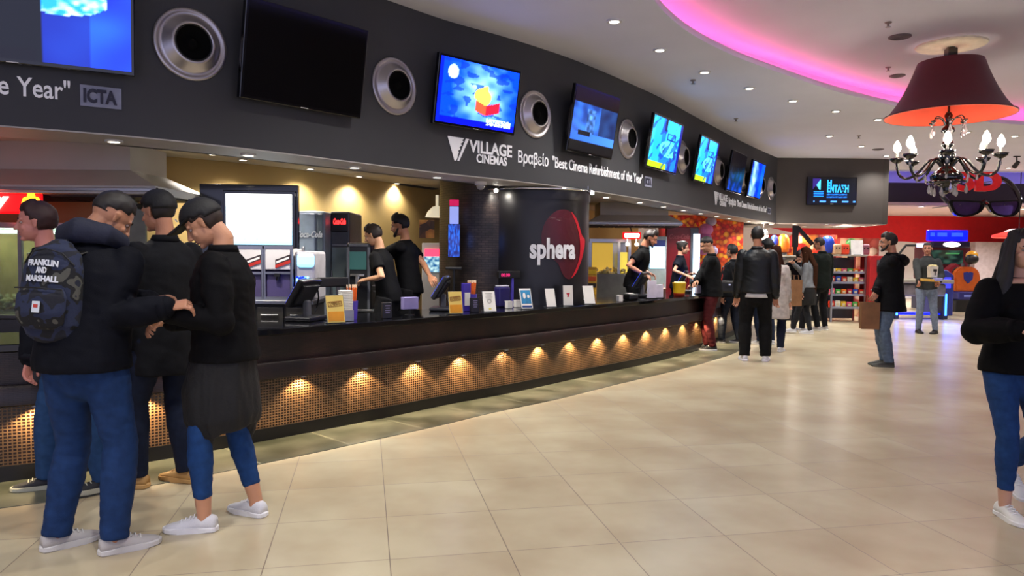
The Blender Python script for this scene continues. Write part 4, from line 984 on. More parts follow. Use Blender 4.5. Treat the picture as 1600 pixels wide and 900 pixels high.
def ctop(name, px, off, label, cat, dr=0): 
    q = s_top(px, off); return thing(name, label, cat, CP.at(q, off, ZT + .001), CP.rz(q) + dr)
dk = mat('card_black', '16141c', .4)
for px, lb in ((604, 'small black card stand between yellow card and lilac box'), (741, 'small black wine card behind the second yellow card')):
    t = ctop('card_stand', px, -.08, lb, 'card stand', -.3)
    bm = BM(); box(bm, (0, 0, .075), (.09, .05, .15), bev=.004); obj('card', bm, dk, t)
    bm = BM()
    for k in range(4): box(bm, (0, -.027, .12 - k * .022), (.05 - .01 * (k % 2), .002, .006))
    obj('print', bm, mat('pale_violet_print', '9a90b8', .6), t)
t = ctop('lilac_box', 640, -.2, 'lilac box sign on a thin stem near the first till', 'box', -.2)
bm = BM(); box(bm, (0, 0, .12), (.17, .06, .12), bev=.004); obj('box', bm, mat('lilac', '8e84b8', .5), t)
bm = BM(); cyl(bm, (0, 0, 0), (0, 0, .07), .01); lathe(bm, [(0, 0), (.05, 0), (.05, .006), (0, .01)], 16); obj('stem', bm, black, t)
# straw and napkin dispenser
def straws(px, off, lab, h=.16, n=9):
    t = ctop('straw_cup', px, off, lab, 'straw holder')
    bm = BM(); lathe(bm, [(0, 0), (.04, 0), (.05, h), (.046, h), (.037, .005), (0, .005)], 24); obj('cup', bm, mat('purple_cup', '5a48b8', .3), t, auto=40)
    for k in range(n):
        a = k * 2.4; r = .01 + .028 * (k / n); bm = BM(); cyl(bm, (r * .6 * math.cos(a), r * .6 * math.sin(a), .01), (r * 1.5 * math.cos(a), r * 1.5 * math.sin(a), h + .13), .006, seg=8)
        s = obj('straw', bm, mat('orange_straw', 'e8702a', .4), t)
        bm = BM(); p1 = Vector((r * 1.45 * math.cos(a), r * 1.45 * math.sin(a), h + .12)); cyl(bm, p1, p1 + Vector((0, 0, .03)), .0065, seg=8); obj('straw_tip', bm, mat('straw_tip_pale', 'f0d8b8', .5), s)
straws(551, -.22, 'cup of orange straws behind the first yellow card', .17, 10); straws(738, -.25, 'cup of orange straws next to the monitor till', .18, 10)
t = ctop('napkin_holder', 540, -.1, 'tall stack of white napkins in a steel holder', 'napkin holder', -.2)
bm = BM(); box(bm, (0, 0, .05), (.12, .10, .1), bev=.004); obj('holder', bm, steel, t)
bm = BM(); 
for k in range(12): box(bm, (random.uniform(-.003, .003), 0, .105 + k * .015), (.105, .09, .013), bev=.003)
obj('napkins', bm, paper, t)
t = ctop('purple_box', 728, -.22, 'narrow purple box with white label by the straws', 'box', -.3)
bm = BM(); box(bm, (0, 0, .15), (.085, .07, .3), bev=.004); obj('box', bm, mat('deep_purple', '3c2c98', .45), t)
bm = BM(); box(bm, (0, -.037, .13), (.065, .003, .14), bev=.001); obj('label_sticker', bm, paper, t)
t = ctop('purple_box', 790, -.4, 'low blue purple box with white top right of straws', 'box', -.3)
bm = BM(); box(bm, (-.05, 0, .12), (.16, .12, .24), bev=.02); obj('box', bm, mat('navy_box', '221c5c', .45), t)
bm = BM(); box(bm, (-.05, 0, .245), (.14, .1, .02), bev=.008); obj('lid', bm, mat('box_lid_pale', 'b0b0bc', .5), t)
# tills
def till(px, off, label, dr=0, screen=True):
    t = ctop('till_monitor', px, off, label, 'cash register', dr)
    bm = BM(); box(bm, (0, 0, .02), (.3, .26, .04), bev=.012); obj('base', bm, mat('till_dark', '1c1c22', .35), t)
    bm = BM(); box(bm, (.02, .0, .1), (.07, .06, .16), bev=.015); obj('neck', bm, greyp, t)
    M = Matrix.Translation((0, .02, .25)) @ Matrix.Rotation(.55, 4, 'X')
    bm = BM(); box(bm, (0, 0, 0), (.36, .05, .28), bev=.012); box(bm, (0, -.03, 0), (.28, .04, .2), bev=.01); bmesh.ops.transform(bm, matrix=M, verts=bm.verts); obj('screen_back', bm, black, t)
    bm = BM(); box(bm, (0, .027, 0), (.33, .004, .25)); bmesh.ops.transform(bm, matrix=M, verts=bm.verts); obj('display', bm, emat('till_glow', '2440d0', 1.2), t)
    bm = BM(); tube(bm, [(.05, -.02, .34), (.1, -.06, .3), (.14, -.05, .2), (.16, -.02, .1), (.12, 0, .03)], .007); obj('cable', bm, black, t)
    bm = BM(); tube(bm, [(-.15, -.06, .355), (0, -.065, .365), (.15, -.06, .355)], .012); obj('chrome_edge', bm, steel, t)
    return t
till(692, -.45, 'black till monitor with blue edge beside the mosaic column', .75); till(478, -.4, 'dark till in shadow behind the first yellow card', .5)
till(1003, -.4, 'black till before the bearded worker', .2); till(1068, -.42, 'black till before the woman worker', .2); till(1098, -.42, 'small till at the bar end behind customer', .2)
def pole_display(px, off, lab, h, dr, txt=True, pm=None):
    t = ctop('customer_display', px, off, lab, 'customer display', dr)
    bm = BM(); box(bm, (0, 0, .01), (.16, .12, .02), bev=.005); box(bm, (0, 0, h / 2), (.03, .03, h), bev=.004); obj('pole', bm, pm or greyp, t)
    bm = BM(); box(bm, (-.05, 0, h + .035), (.30, .05, .09), bev=.01); obj('head', bm, black, t)
    if txt: text_obj('digits', '00.00', .055, emat('red_digits', 'c02060', 1.2), t, loc=(-.17, -.027, h + .012), extrude=.001, bold=.001)
pole_display(800, -.45, 'customer display with red digits on violet pole by the drum', .34, -.35, True, mat('violet_pole', '4a40a8', .4))
pole_display(528, -.5, 'dark customer display on pole in front of the coolers', .30, -.2, False)
for px, off, lb in ((795, -.2, 'small white box right of the leaning card'), (808, -.24, 'second small white box under the red digit display'), (968, .0, 'small white cube cup near the last leaning card')):
    t = ctop('small_box', px, off, lb, 'box', -.3); bm = BM(); box(bm, (0, 0, .04), (.07, .06, .08), bev=.006); obj('carton', bm, paper, t); bm = BM(); box(bm, (0, 0, .083), (.074, .064, .006), bev=.001); obj('lid', bm, whp, t)
# card terminal black, cups at the far end
t = ctop('card_terminal', 985, -.1, 'black card terminal with white screen left of paper stack', 'card terminal', -.5)
bm = BM(); box(bm, (0, 0, .045), (.16, .2, .09), bev=.03); obj('case', bm, black, t); bm = BM(); box(bm, (0, .03, .093), (.1, .06, .006), bev=.002); obj('display', bm, paper, t)
for px, h, lb in ((1018, .26, 'tall white menu card block on the far counter'), (1029, .2, 'white folded card behind tall menu block'), (1092, .15, 'white receipt pad by the customer in maroon trousers')):
    t = ctop('menu_block', px, -.03, lb, 'menu card', -.5); bm = BM(); box(bm, (0, 0, h / 2), (.13, .05, h), bev=.003); obj('card', bm, mat('lilac_white', 'c9c2d2', .6), t)
    bm = BM(); box(bm, (0, 0, .006), (.15, .08, .012), bev=.003); obj('base', bm, black, t)
t = ctop('popcorn_bucket', 1061, -.02, 'yellow and red popcorn bucket standing on the far counter', 'popcorn bucket')
bm = BM(); lathe(bm, [(0, 0), (.08, 0), (.088, .05)], 28); obj('lower_band', bm, mat('bucket_red', 'c03018', .5), t, smooth=True)
bm = BM(); lathe(bm, [(.088, .05), (.105, .2), (.11, .205), (.104, .21), (.1, .2), (.085, .05)], 28); obj('wall_band', bm, mat('bucket_yellow', 'e0b418', .5), t, smooth=True)
o = obj('popcorn', pop_bm(50, .13, .13, .02, .018), mat('popcorn_cream', 'e8d9a0', .8), t, loc=(0, 0, .195)); o['kind'] = 'stuff'
t = ctop('drink_cup', 1036, -.15, 'white and pink paper cup on the far counter', 'cup'); bm = BM(); lathe(bm, [(0, 0), (.035, 0), (.045, .12), (.048, .122), (.03, .135), (0, .135)], 20); obj('cup', bm, mat('cup_pink', 'd09a80', .5), t, smooth=True)
bm = BM(); cyl(bm, (0, 0, .13), (.015, 0, .2), .004, seg=8); obj('straw', bm, mat('orange_straw', 'e8702a', .4), t)
# ---------------------------------------------------------------- candy shop beyond the bar
YS = 18.6
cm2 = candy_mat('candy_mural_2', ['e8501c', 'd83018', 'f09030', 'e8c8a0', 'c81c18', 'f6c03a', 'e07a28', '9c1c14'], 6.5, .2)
A, B = at_y(1188, 366, YS + .8), at_y(1306, 399, YS + .8)
bm = BM(); box(bm, ((A.x + B.x) / 2, YS + .8, (A.z + B.z) / 2), (B.x - A.x, .08, A.z - B.z)); box(bm, ((A.x + B.x) / 2, YS + .84, B.z / 2), (B.x - A.x, .04, B.z)); tag(obj('mural_panel', bm, cm2), 'low orange fruit candy picture panel behind the sweets desk', 'mural')
A, B = at_y(1306, 372, YS + .8), at_y(1372, 400, YS + .8)
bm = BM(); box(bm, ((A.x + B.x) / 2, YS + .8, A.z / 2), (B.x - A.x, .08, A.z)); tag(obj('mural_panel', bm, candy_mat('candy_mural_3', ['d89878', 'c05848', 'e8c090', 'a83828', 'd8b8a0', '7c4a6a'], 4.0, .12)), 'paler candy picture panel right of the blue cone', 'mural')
# desk
A, B = at_y(1222, 399, 17.9), at_y(1292, 399, 17.9); W = B.x - A.x
t = thing('sweets_desk', 'grey sweets shop desk behind the group of three', 'desk', ((A.x + B.x) / 2, 18.2, 0))
bm = BM(); box(bm, (0, 0, A.z - .02), (W, .7, .04), bev=.006); obj('desk_top', bm, mat('pale_stone', 'a8a296', .4), t)
bm = BM(); box(bm, (0, .02, A.z / 2 - .02), (W - .03, .62, A.z - .04), bev=.01); obj('front_panel', bm, mat('desk_grey', '77726a', .5), t)
bm = BM(); box(bm, (0, -.3, .06), (W - .1, .03, .12), bev=.004); obj('kick_strip', bm, black, t)
# round sweets heads on desk/panel
for i, (px, py, rx, rz, c, lb) in enumerate([(1210, 374, .09, .14, '2438a8', 'small blue cone sweet jar by the tall man head'), (1224, 378, .15, .26, 'e07020', 'orange rounded sweet jar left end'), (1293, 380, .17, .24, '1c3cb0', 'blue rounded sweet jar behind the green jacket man'), (1330, 380, .13, .16, '5c9c50', 'green ball sweet jar near white paper')]):
    zt_ = 17.6; p = at_y(px, py, 17.95)
    base = 1.52 - .0
    t = thing('sweet_jar', lb, 'jar', (p.x, 17.95, p.z - rz)); 
    bm = BM(); lathe(bm, [(0, 0), (rx * .9, .01), (rx, rz * .5), (rx * .98, rz * 1.0), (rx * .85, rz * 1.4), (rx * .5, rz * 1.68), (0, rz * 1.78)], 24); obj('dome', bm, mat('jar_' + str(i), c, .3), t, smooth=True)
    bm = BM(); cyl(bm, (0, 0, -(p.z - rz - 1.50) if p.z - rz > 1.5 else -.05), (0, 0, .01), rx * .6, seg=16); obj('foot', bm, greyp, t)
# shelf unit with sweets
A, B = at_y(1300, 399, 17.5), at_y(1352, 486, 17.5); W = B.x - A.x; cx = (A.x + B.x) / 2; HT = A.z
t = thing('shelf_unit', 'metal shelf unit stocked with colourful sweets', 'shelf', (cx, 17.8, 0))
bm = BM()
for sx in (-W / 2 + .02, W / 2 - .02):
    for sy in (-.28, .28): box(bm, (sx, sy, HT / 2), (.04, .04, HT))
obj('upright', bm, steel, t)
bm = BM(); box(bm, (0, 0, HT), (W + .04, .64, .04), bev=.006); obj('top_board', bm, mat('pale_stone', 'a8a296', .4), t)
zs = [hy(482, 17.5, 1325), hy(462, 17.5, 1325), hy(443, 17.5, 1325), hy(427, 17.5, 1325), hy(413, 17.5, 1325)]
zs = [max(.08, z_) for z_ in zs]
for z_ in zs[:4]:
    bm = BM(); box(bm, (0, 0, z_), (W, .56, .02)); box(bm, (0, -.29, z_ + .02), (W, .015, .05), bev=.003); obj('shelf_board', bm, steel, t)
bm = BM(); box(bm, (0, .29, HT / 2), (W - .04, .01, HT - .1)); obj('back_board', bm, greyp, t)
cols = ['d03018', 'e87018', 'f0b820', '2a50b8', '50a848', 'e8e0d0', 'b01c30', 'd85878']
k = 0
for r, z_ in enumerate(zs[:4]):
    for c_ in range(6):
        x = cx - W / 2 + W * (c_ + .5) / 6; h = random.uniform(.12, .18) if r < 3 else .1
        col = cols[(k * 5 + r) % 8]; k += 1
        nm = ['red', 'orange', 'yellow', 'blue', 'green', 'cream', 'crimson', 'pink'][cols.index(col)]
        row = ['bottom', 'second', 'third', 'top'][r]; cc = ['left end', 'second from left', 'third from left', 'third from right', 'second from right', 'right end'][c_]
        tt = thing('sweet_bag', f'{nm} bag of sweets, {row} shelf, {cc}', 'sweets', (x, 17.8 - .18, z_ + .012), 0, 'bags of sweets on the shelf unit')
        bm = BM(); w2 = W / 6 * .42; prism(bm, [(-w2, 0), (w2, 0), (w2 * 1.05, h * .5), (w2 * .9, h * .9), (w2, h), (-w2, h), (-w2 * .9, h * .9), (-w2 * 1.05, h * .5)], -.04, .04, XZ); bmesh.ops.bevel(bm, geom=bm.edges[:], offset=.008, segments=1, affect='EDGES'); obj('pouch', bm, mat('sweet_' + nm, col, .4, var=.35, scale=30), tt)
        bm = BM(); box(bm, (0, -.043, h * .5), (w2 * 1.1, .004, h * .35), bev=.001); obj('bag_sticker', bm, mat('sticker_cream', 'e8d8b0', .6), tt)
for i, (px, py, w_, h_, c) in enumerate([(1341, 391, .28, .36, 'e8e4e0')]):
    p = at_y(px, 400, 17.55); t = thing('paper_notice', 'white paper notice leaning on top of the sweets shelf', 'notice', (p.x, 17.6, HT + .02), -.1)
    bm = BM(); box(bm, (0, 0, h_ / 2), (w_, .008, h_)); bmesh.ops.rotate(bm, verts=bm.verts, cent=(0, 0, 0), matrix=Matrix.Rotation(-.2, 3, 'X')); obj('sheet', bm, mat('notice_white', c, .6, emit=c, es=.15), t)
    bm = BM(); box(bm, (0, .04, .005), (w_ * .6, .1, .01)); obj('foot', bm, steel, t)
for i, (px, c, lb) in enumerate([(1322, 'e04018', 'orange red plush sweets head on the shelf top'), (1310, 'c8a078', 'tan box on the shelf top, left end'), (1354, '8a5a68', 'mauve box on the shelf top, right end')]):
    p = at_y(px, 396, 17.7); t = thing('shelf_top_pack', lb, 'pack', (p.x, 17.8, HT + .02)); bm = BM(); box(bm, (0, 0, .13), (.2, .16, .26), bev=.04); obj('pack', bm, mat('toppack_' + str(i), c, .5), t)
    bm = BM(); ball(bm, (-.04, -.08, .16), .02); ball(bm, (.04, -.08, .16), .02); obj('button', bm, black, t, smooth=True)
# red end gondola
A, B = at_y(1352, 398, 17.3), at_y(1367, 398, 17.3); t = thing('red_gondola', 'red display stand at the end of the sweets shelf', 'display stand', ((A.x + B.x) / 2 + .23, 17.6, 0)); W = .40
bm = BM(); box(bm, (0, 0, HT / 2), (W, .5, HT), bev=.01); obj('body', bm, mat('gondola_red', 'b41c1c', .4), t)
bm = BM(); box(bm, (.06, -.26, HT - .25), (.2, .02, .3), bev=.004); obj('panel', bm, greyp, t)
bm = BM(); tube(bm, [(-.18, -.3, .55), (.2, -.32, .55)], .015); tube(bm, [(-.18, -.3, .8), (.2, -.32, .8)], .015); obj('rail', bm, steel, t)
# black beams above the sweets desk
p = at_y(1243, 360, 19.0)
t = thing('overhead_gantry', 'black angled gantry beams above the sweets desk', 'gantry', (p.x, 19.0, 0))
bm = BM(); box(bm, (0, 0, 2.1), (.14, .08, .56)); box(bm, (.24, 0, 2.12), (.1, .06, .62), ry=-.75); box(bm, (0, 0, .9), (.08, .06, 1.9)); obj('beam', bm, black, t)
p = at_y(1193, 368, 17.9); t = thing('spot_light', 'bright white lamp beside the tall man head', 'lamp', (p.x, 17.9, p.z))
bm = BM(); ball(bm, (0, 0, 0), .11); obj('bulb', bm, emat('shop_bulb', 'fff4e0', 9), t, smooth=True); bm = BM(); lathe(bm, [(.12, .0), (.1, .1), (.04, .16), (0, .16)], 20); cyl(bm, (0, 0, .14), (0, 0, ZI + .3 - p.z), .012); obj('shade', bm, steel, t, smooth=True)
lamp('lamp', 'POINT', (p.x, 17.7, p.z - .1), 25, (1, .9, .75), size=.15)
for x, y in ((6.6, 17.2), (8.6, 18.9)): lamp('lamp', 'POINT', (x, y, 2.25), 14, (1, .88, .75), None, size=.1)  # bare point lights without fixtures, added in place of the shop lighting

# ---------------------------------------------------------------- arcade corner
def arc(px, py, Y): return at_y(px, py, Y)
YA = 22.0
A, B = arc(1457, 372, YA), arc(1523, 474, YA); W = B.x - A.x
t = thing('arcade_machine', 'large driving arcade cabinet with blue sign and lit marquee', 'arcade machine', ((A.x + B.x) / 2, YA + .5, 0))
zz = lambda py: hy(py, YA, 1490)
nv = mat('arcade_navy', '1c1840', .4, var=.2)
bm = BM(); box(bm, (0, .2, zz(470) / 2 + .02), (W * .9, 1.0, max(.2, zz(440)) + .3), bev=.04); obj('base', bm, nv, t)
bm = BM(); prism(bm, [(-W / 2, 1.0), (-W * .42, .55), (W * .42, .55), (W / 2, 1.0), (W * .52, zz(388)), (W * .45, zz(378)), (-W * .45, zz(378)), (-W * .5, zz(388))], -.5, .2, XZ); bmesh.ops.bevel(bm, geom=bm.edges[:], offset=.03, segments=1, affect='EDGES'); obj('cabinet', bm, mat('arcade_maroon', '5a1826', .4, var=.3, scale=3), t)
def pic_game(u, v): return mixc((.04, .1, .1), (.2, .34, .28), .5 + N(u, v, 4, 8) * 1.4) if not (.45 < u < .9 and .7 < v < .85) else (.3, .6, .35)
picture_grid('game_display', W * .72, zz(391) - zz(413), pic_game, attr_emit('dim_screen_light', 1.0), t, 30, 20, loc=(-.04, -.215, (zz(391) + zz(413)) / 2))
bm = BM(); box(bm, (0, -.28, zz(382)), (W * .86, .14, zz(378) - zz(388)), bev=.04); obj('marquee_hood', bm, nv, t)
bm = BM(); ball(bm, (0, -.36, zz(382)), .26, (1, .15, .3)); obj('marquee_light', bm, emat('marquee_glow', 'fff0e0', 7), t, smooth=True)
bm = BM(); box(bm, (0, -.1, (zz(359) + zz(376)) / 2), (W * .9, .14, zz(359) - zz(376)), bev=.02); obj('blue_sign', bm, emat('sign_blue', '0010ff', 2.6), t)
bm = BM()
for a_, b_ in ((-.36, .1), (-.14, .22), (.2, .26)): box(bm, (W * a_, -.172, zz(366)), (W * b_, .006, .11), bev=.002)
obj('sign_patch', bm, emat('sign_text_blue', '1e3cff', 2.6), t)
bm = BM(); prism(bm, [(-.3, .6), (.3, .6), (.22, 1.25), (0, 1.42), (-.22, 1.25)], .35, .62, XZ); obj('dashboard', bm, mat('dash_red', '8a2430', .4), t)
bm = BM(); lathe(bm, [(.12, .01), (.14, 0), (.16, .01), (.14, .025), (.12, .01)], 24, Matrix.Translation((0, -.68, 1.15)) @ XZ); cyl(bm, (0, -.68, 1.15), (0, -.55, 1.15), .025); obj('steering_wheel', bm, black, t, smooth=True)
# seat
A, B = arc(1496, 416, YA - .6), arc(1535, 474, YA - .6); W2 = B.x - A.x; zz2 = lambda py: hy(py, YA - .6, 1515)
t = thing('racing_chair', 'orange arcade racing seat with a blue shield emblem', 'arcade seat', ((A.x + B.x) / 2, YA - .4, 0))
h0, h1 = zz2(456), zz2(417)
bm = BM(); prism(bm, [(-W2 * .42, h0), (W2 * .36, h0), (W2 * .5, h1 - .35), (W2 * .42, h1 - .12), (W2 * .2, h1), (-W2 * .25, h1), (-W2 * .45, h1 - .15), (-W2 * .5, h0 + .4)], -.1, .1, XZ); bmesh.ops.bevel(bm, geom=bm.edges[:], offset=.03, segments=2, affect='EDGES'); obj('backrest', bm, mat('seat_orange', 'c05a18', .45), t)
bm = BM(); s = .14; c = (h0 + h1) / 2 + .05; prism(bm, [(-s, c + s), (-.04, c + s * 1.2), (0, c + s), (.04, c + s * 1.2), (s, c + s), (s * .9, c - s * .3), (0, c - s * 1.3), (-s * .9, c - s * .3)], .10, .12, XZ); obj('shield', bm, mat('shield_blue', '24307c', .4), t)
bm = BM(); box(bm, (0, .0, h0 - .12), (W2 * .9, .5, .24), bev=.03); obj('blue_base', bm, mat('seat_base_blue', '2a2a70', .4), t)
bm = BM(); box(bm, (0, -.252, h0 - .12), (W2 * .5, .006, .06)); obj('base_stripe', bm, mat('seat_text', '7a8ad8', .4), t)
bm = BM(); box(bm, (0, .05, (h0 - .24) / 2), (W2 * 1.1, .6, h0 - .24), bev=.02); obj('pedestal', bm, black, t)
bm = BM(); cyl(bm, (-.05, .1, h1 - .05), (-.05, .1, h1 + .1), .05); obj('post', bm, greyp, t)
p = arc(1520, 405, YA - .5)
t = thing('arcade_helmet', 'yellow and black round helmet shape above the orange seat', 'decoration', (p.x, YA - .45, p.z)); 
bm = BM(); ball(bm, (0, 0, 0), .19, (1, .8, .85)); obj('visor', bm, black, t, smooth=True); bm = BM(); ball(bm, (.03, .05, .1), .17, (1, .8, .9)); obj('shell', bm, mat('helmet_yellow', 'e0a01c', .3), t, smooth=True)
bm = BM(); cyl(bm, (-.05, .1, -.3), (0, .05, 0), .03); obj('neck', bm, greyp, t)
# air hockey style table with glowing blue legs and gantry
YT = 18.3
A, B = arc(1400, 440, YT), arc(1492, 440, YT); W = B.x - A.x
zt_ = hy(440, YT, 1450); t = thing('game_table', 'air hockey table with blue glowing legs and overhead gantry', 'game table', ((A.x + B.x) / 2, YT + .5, 0))
bm = BM(); box(bm, (0, 0, zt_), (W, 1.0, .10), bev=.03); obj('playfield', bm, mat('table_grey', '8c8678', .4), t)
bm = BM(); box(bm, (0, 0, zt_ - .22), (W * .8, .8, .32), bev=.04); obj('case', bm, mat('table_case', '6c665c', .5, var=.4, scale=5), t)
bm = BM(); box(bm, (0, 0, .14), (W * .9, .5, .05), bev=.01); obj('floor_bar', bm, emat('blue_bar_glow', '0018e0', 1.2), t)
for sx in (-1, 1):
    bm = BM(); box(bm, (sx * (W / 2 - .12), -.2, (zt_ - .3) / 2 + .02), (.14, .3, zt_ - .3), bev=.02); l_ = obj('leg', bm, black, t)
    bm = BM(); box(bm, (sx * (W / 2 - .12), -.36, (zt_ - .3) / 2 + .05), (.05, .02, zt_ - .42), bev=.005); obj('leg_light', bm, emat('blue_leg_glow', '2a5cff', 9), l_)
bm = BM(); zc_ = hy(383, YT, 1445)
tube(bm, [(-W / 2 + .02, 0, zt_ + .3), (-.25, 0, zc_)], .03); tube(bm, [(-.25, 0, zc_), (.3, 0, zc_)], .03); tube(bm, [(.3, 0, zc_), (W / 2 - .05, 0, zt_)], .03); tube(bm, [(-W / 2 + .02, 0, zt_ + .3), (-W / 2 + .1, 0, zt_)], .03); obj('gantry', bm, black, t)
bm = BM(); box(bm, (.1, -.05, zc_), (.2, .06, .1), bev=.01); obj('score_light', bm, emat('score_glow', 'c8d8ff', 1.5), t)
bm = BM(); box(bm, (-W / 2 + .15, -.2, zt_ + .14), (.2, .02, .06)); obj('edge_light', bm, emat('blue_leg_glow', '2a5cff', 9), t)
lamp('lamp', 'POINT', (A.x + W * .25, YT - .2, .2), 7, (.08, .15, 1), size=.2); lamp('lamp', 'POINT', (A.x + W * .9, YT - .2, .3), 9, (.1, .2, 1), size=.2)
t = thing('arcade_console', 'small grey arcade console with yellow top beside the man holding popcorn', 'arcade machine', (arc(1470, 450, 20).x, 20.2, 0))
bm = BM(); prism(bm, [(-.3, 0), (.3, 0), (.3, 1.1), (.1, 1.25), (-.3, 1.15)], -.3, .3, XZ); bmesh.ops.bevel(bm, geom=bm.edges[:], offset=.02, segments=1, affect='EDGES'); obj('case', bm, mat('console_blue', '2c3480', .4), t)
bm = BM(); box(bm, (0, -.32, .9), (.4, .03, .3), bev=.01); obj('panel', bm, emat('console_glow', '3a40e0', .8), t)
# big 3D glasses sign hung before the dark band
YG = 21.6; g = lambda px, py: arc(px, py, YG)
t = thing('glasses_sign', 'giant dark 3D glasses model with red 3D letters hung on the plum band', 'sign', (0, 0, 0))
def lens(pxs, name):
    P = Path([(g(x, y).x, g(x, y).z) for x, y in pxs], closed=True, n=6); a = [(p.x, p.y) for p in P.p]
    c = Vector((sum(p[0] for p in a) / len(a), sum(p[1] for p in a) / len(a)))
    bm = BM(); prism(bm, [(c.x + (x - c.x) * .82, c.y + (y - c.y) * .8) for x, y in a], -YG - .02, -YG + .0, XZ); obj('lens', bm, mat('violet_lens', '3a2a5c', .08, coat=.5), t)
    bm = BM(); n = len(a); R_ = []
    for f, d in ((1, .06), (1, -.06), (.8, -.06), (.8, .06)): R_.append([bm.verts.new((c.x + (x - c.x) * f, YG + d, c.y + (y - c.y) * f)) for x, y in a])
    R_.append(R_[0])
    for q, r in zip(R_, R_[1:]):
        for i in range(n): bm.faces.new((q[i], q[(i + 1) % n], r[(i + 1) % n], r[i]))
    obj('rim', bm, gloss, t, auto=50)
lens([(1482, 314), (1500, 313), (1520, 314), (1536, 316), (1534, 328), (1522, 336), (1506, 339), (1492, 336), (1485, 326)], 'a')
lens([(1541, 316), (1558, 314), (1578, 313), (1594, 313), (1593, 325), (1585, 336), (1570, 339), (1554, 336), (1545, 328)], 'b')
bm = BM(); tube(bm, [g(1534, 318), g(1538, 315), g(1543, 318)], .07); obj('bridge', bm, gloss, t)
for pts, nm in (([(1480, 315), (1476, 300), (1488, 275), (1505, 268)], 'a'), ([(1595, 314), (1593, 295), (1586, 280), (1574, 273)], 'b')):
    bm = BM(); P = [g(x, y) + Vector((0, .3 * k, 0)) for k, (x, y) in enumerate(pts)]; pp = Path([(p.x, p.z) for p in P], n=6); tube(bm, [Vector((p.x, YG + .6 * i / len(pp.p), p.y)) for i, p in enumerate(pp.p)], .07); obj('temple_arm', bm, gloss, t, smooth=True)
a = g(1502, 298); b = g(1572, 266); 
bm = text_bm('3D', .9, .05, .05); xs = [v.co.x for v in bm.verts]; ys = [v.co.y for v in bm.verts]; x0, x1, y0, y1 = min(xs), max(xs), min(ys), max(ys)
for v in bm.verts: v.co = Vector((a.x + (v.co.x - x0) / (x1 - x0) * (b.x - a.x), YG + .2 - v.co.z, a.z + (v.co.y - y0) / (y1 - y0) * (b.z - a.z) ))
obj('lettering', bm, mat('sign_red', 'c4141c', .4, emit='c4141c', es=.25), t)
bm = BM()
for px in (1500, 1570): p = g(px, 320); cyl(bm, p, (p.x, YD, p.z), .02)
cyl(bm, (a.x + .3, YG + .2, a.z + .3), (a.x + .3, YD, a.z + .3), .02); cyl(bm, (b.x - .3, YG + .2, a.z + .3), (b.x - .3, YD, a.z + .3), .02); obj('wall_strut', bm, steel, t)
p = at_z(1589, 244, ZC); t = thing('track_spot', 'small black ceiling spotlight near the right edge', 'spotlight', p)
bm = BM(); cyl(bm, (0, 0, 0), (0, 0, -.12), .015); box(bm, (0, 0, -.01), (.14, .05, .02)); obj('stem', bm, black, t); bm = BM(); cyl(bm, (0, -.05, -.14), (0, .08, -.24), .045, .055); obj('head', bm, black, t, auto=40)
p = at_y(1592, 366, 20.0); t = thing('round_lamp', 'round red and white glowing lamp above the long haired woman', 'lamp', p)
bm = BM(); lathe(bm, [(0, .12), (.3, .08), (.62, -.02), (.64, -.08), (.6, -.1), (0, -.1)], 40); obj('shade', bm, emat('lamp_red_glow', 'e83c34', 1.0), t, smooth=True); bm = BM(); lathe(bm, [(0, .16), (.2, .14), (.34, .085), (.2, .08), (0, .08)], 30); obj('crown', bm, emat('lamp_white_glow', 'fff0ea', 2.0), t, smooth=True)
bm = BM(); cyl(bm, (0, 0, .1), (0, 0, ZC - p.z), .012); obj('cord', bm, black, t)

# ---------------------------------------------------------------- chandelier
CC = Vector((5.55, 9.4, 0))
t = thing('ceiling_rose', 'cream round ceiling rose above the big red lampshade', 'ceiling rose', (CC.x, CC.y, ZU))
bm = BM(); lathe(bm, [(0, -.03), (.33, -.027), (.40, -.015), (.41, 0), (0, 0)], 48); obj('disc', bm, mat('rose_cream', 'dcd4c0', .6), t, auto=30)
t = thing('chandelier', 'black crystal chandelier under a huge dark red fabric lampshade', 'chandelier', (CC.x, CC.y, 0))
blk = mat('chandelier_black', '0a0a0c', .1, var=.1, coat=.5); crys = mat('crystal', 'f0f0f4', .03, trans=.6, spec=.8)
red_o = mat('shade_burgundy', '5e0d18', .75, var=.05, bump=.15, bscale=300, sheen=.3); red_i = mat('shade_orange_lining', 'd23c14', .6, var=.04)
prof = [(.37, 4.03), (.385, 4.01), (.415, 3.92), (.47, 3.78), (.535, 3.64), (.61, 3.51), (.68, 3.41), (.74, 3.355)]
bm = BM(); lathe(bm, prof, 72); obj('lampshade', bm, red_o, t, smooth=True)
bm = BM(); lathe(bm, [(r - .008, z_ - (.001 if i < 7 else 0)) for i, (r, z_) in enumerate(prof)], 72); obj('shade_lining', bm, red_i, t, smooth=True)
bm = BM(); lathe(bm, [(.732, 3.353), (.745, 3.353), (.745, 3.367), (.732, 3.367)], 72); lathe(bm, [(.362, 4.02), (.376, 4.02), (.376, 4.035), (.362, 4.035)], 60)
for k in range(3):
    a = k * 2 * PI / 3; cyl(bm, (0, 0, 4.02), (.37 * math.cos(a), .37 * math.sin(a), 4.025), .006, seg=8)
obj('shade_wire', bm, red_o, t)
bm = BM(); box(bm, (0, 0, 4.12), (.12, .12, .18), bev=.015); cyl(bm, (0, 0, 4.22), (0, 0, 4.14), .05); cyl(bm, (0, 0, 4.14), (0, 0, 3.3), .014); obj('stem', bm, blk, t)
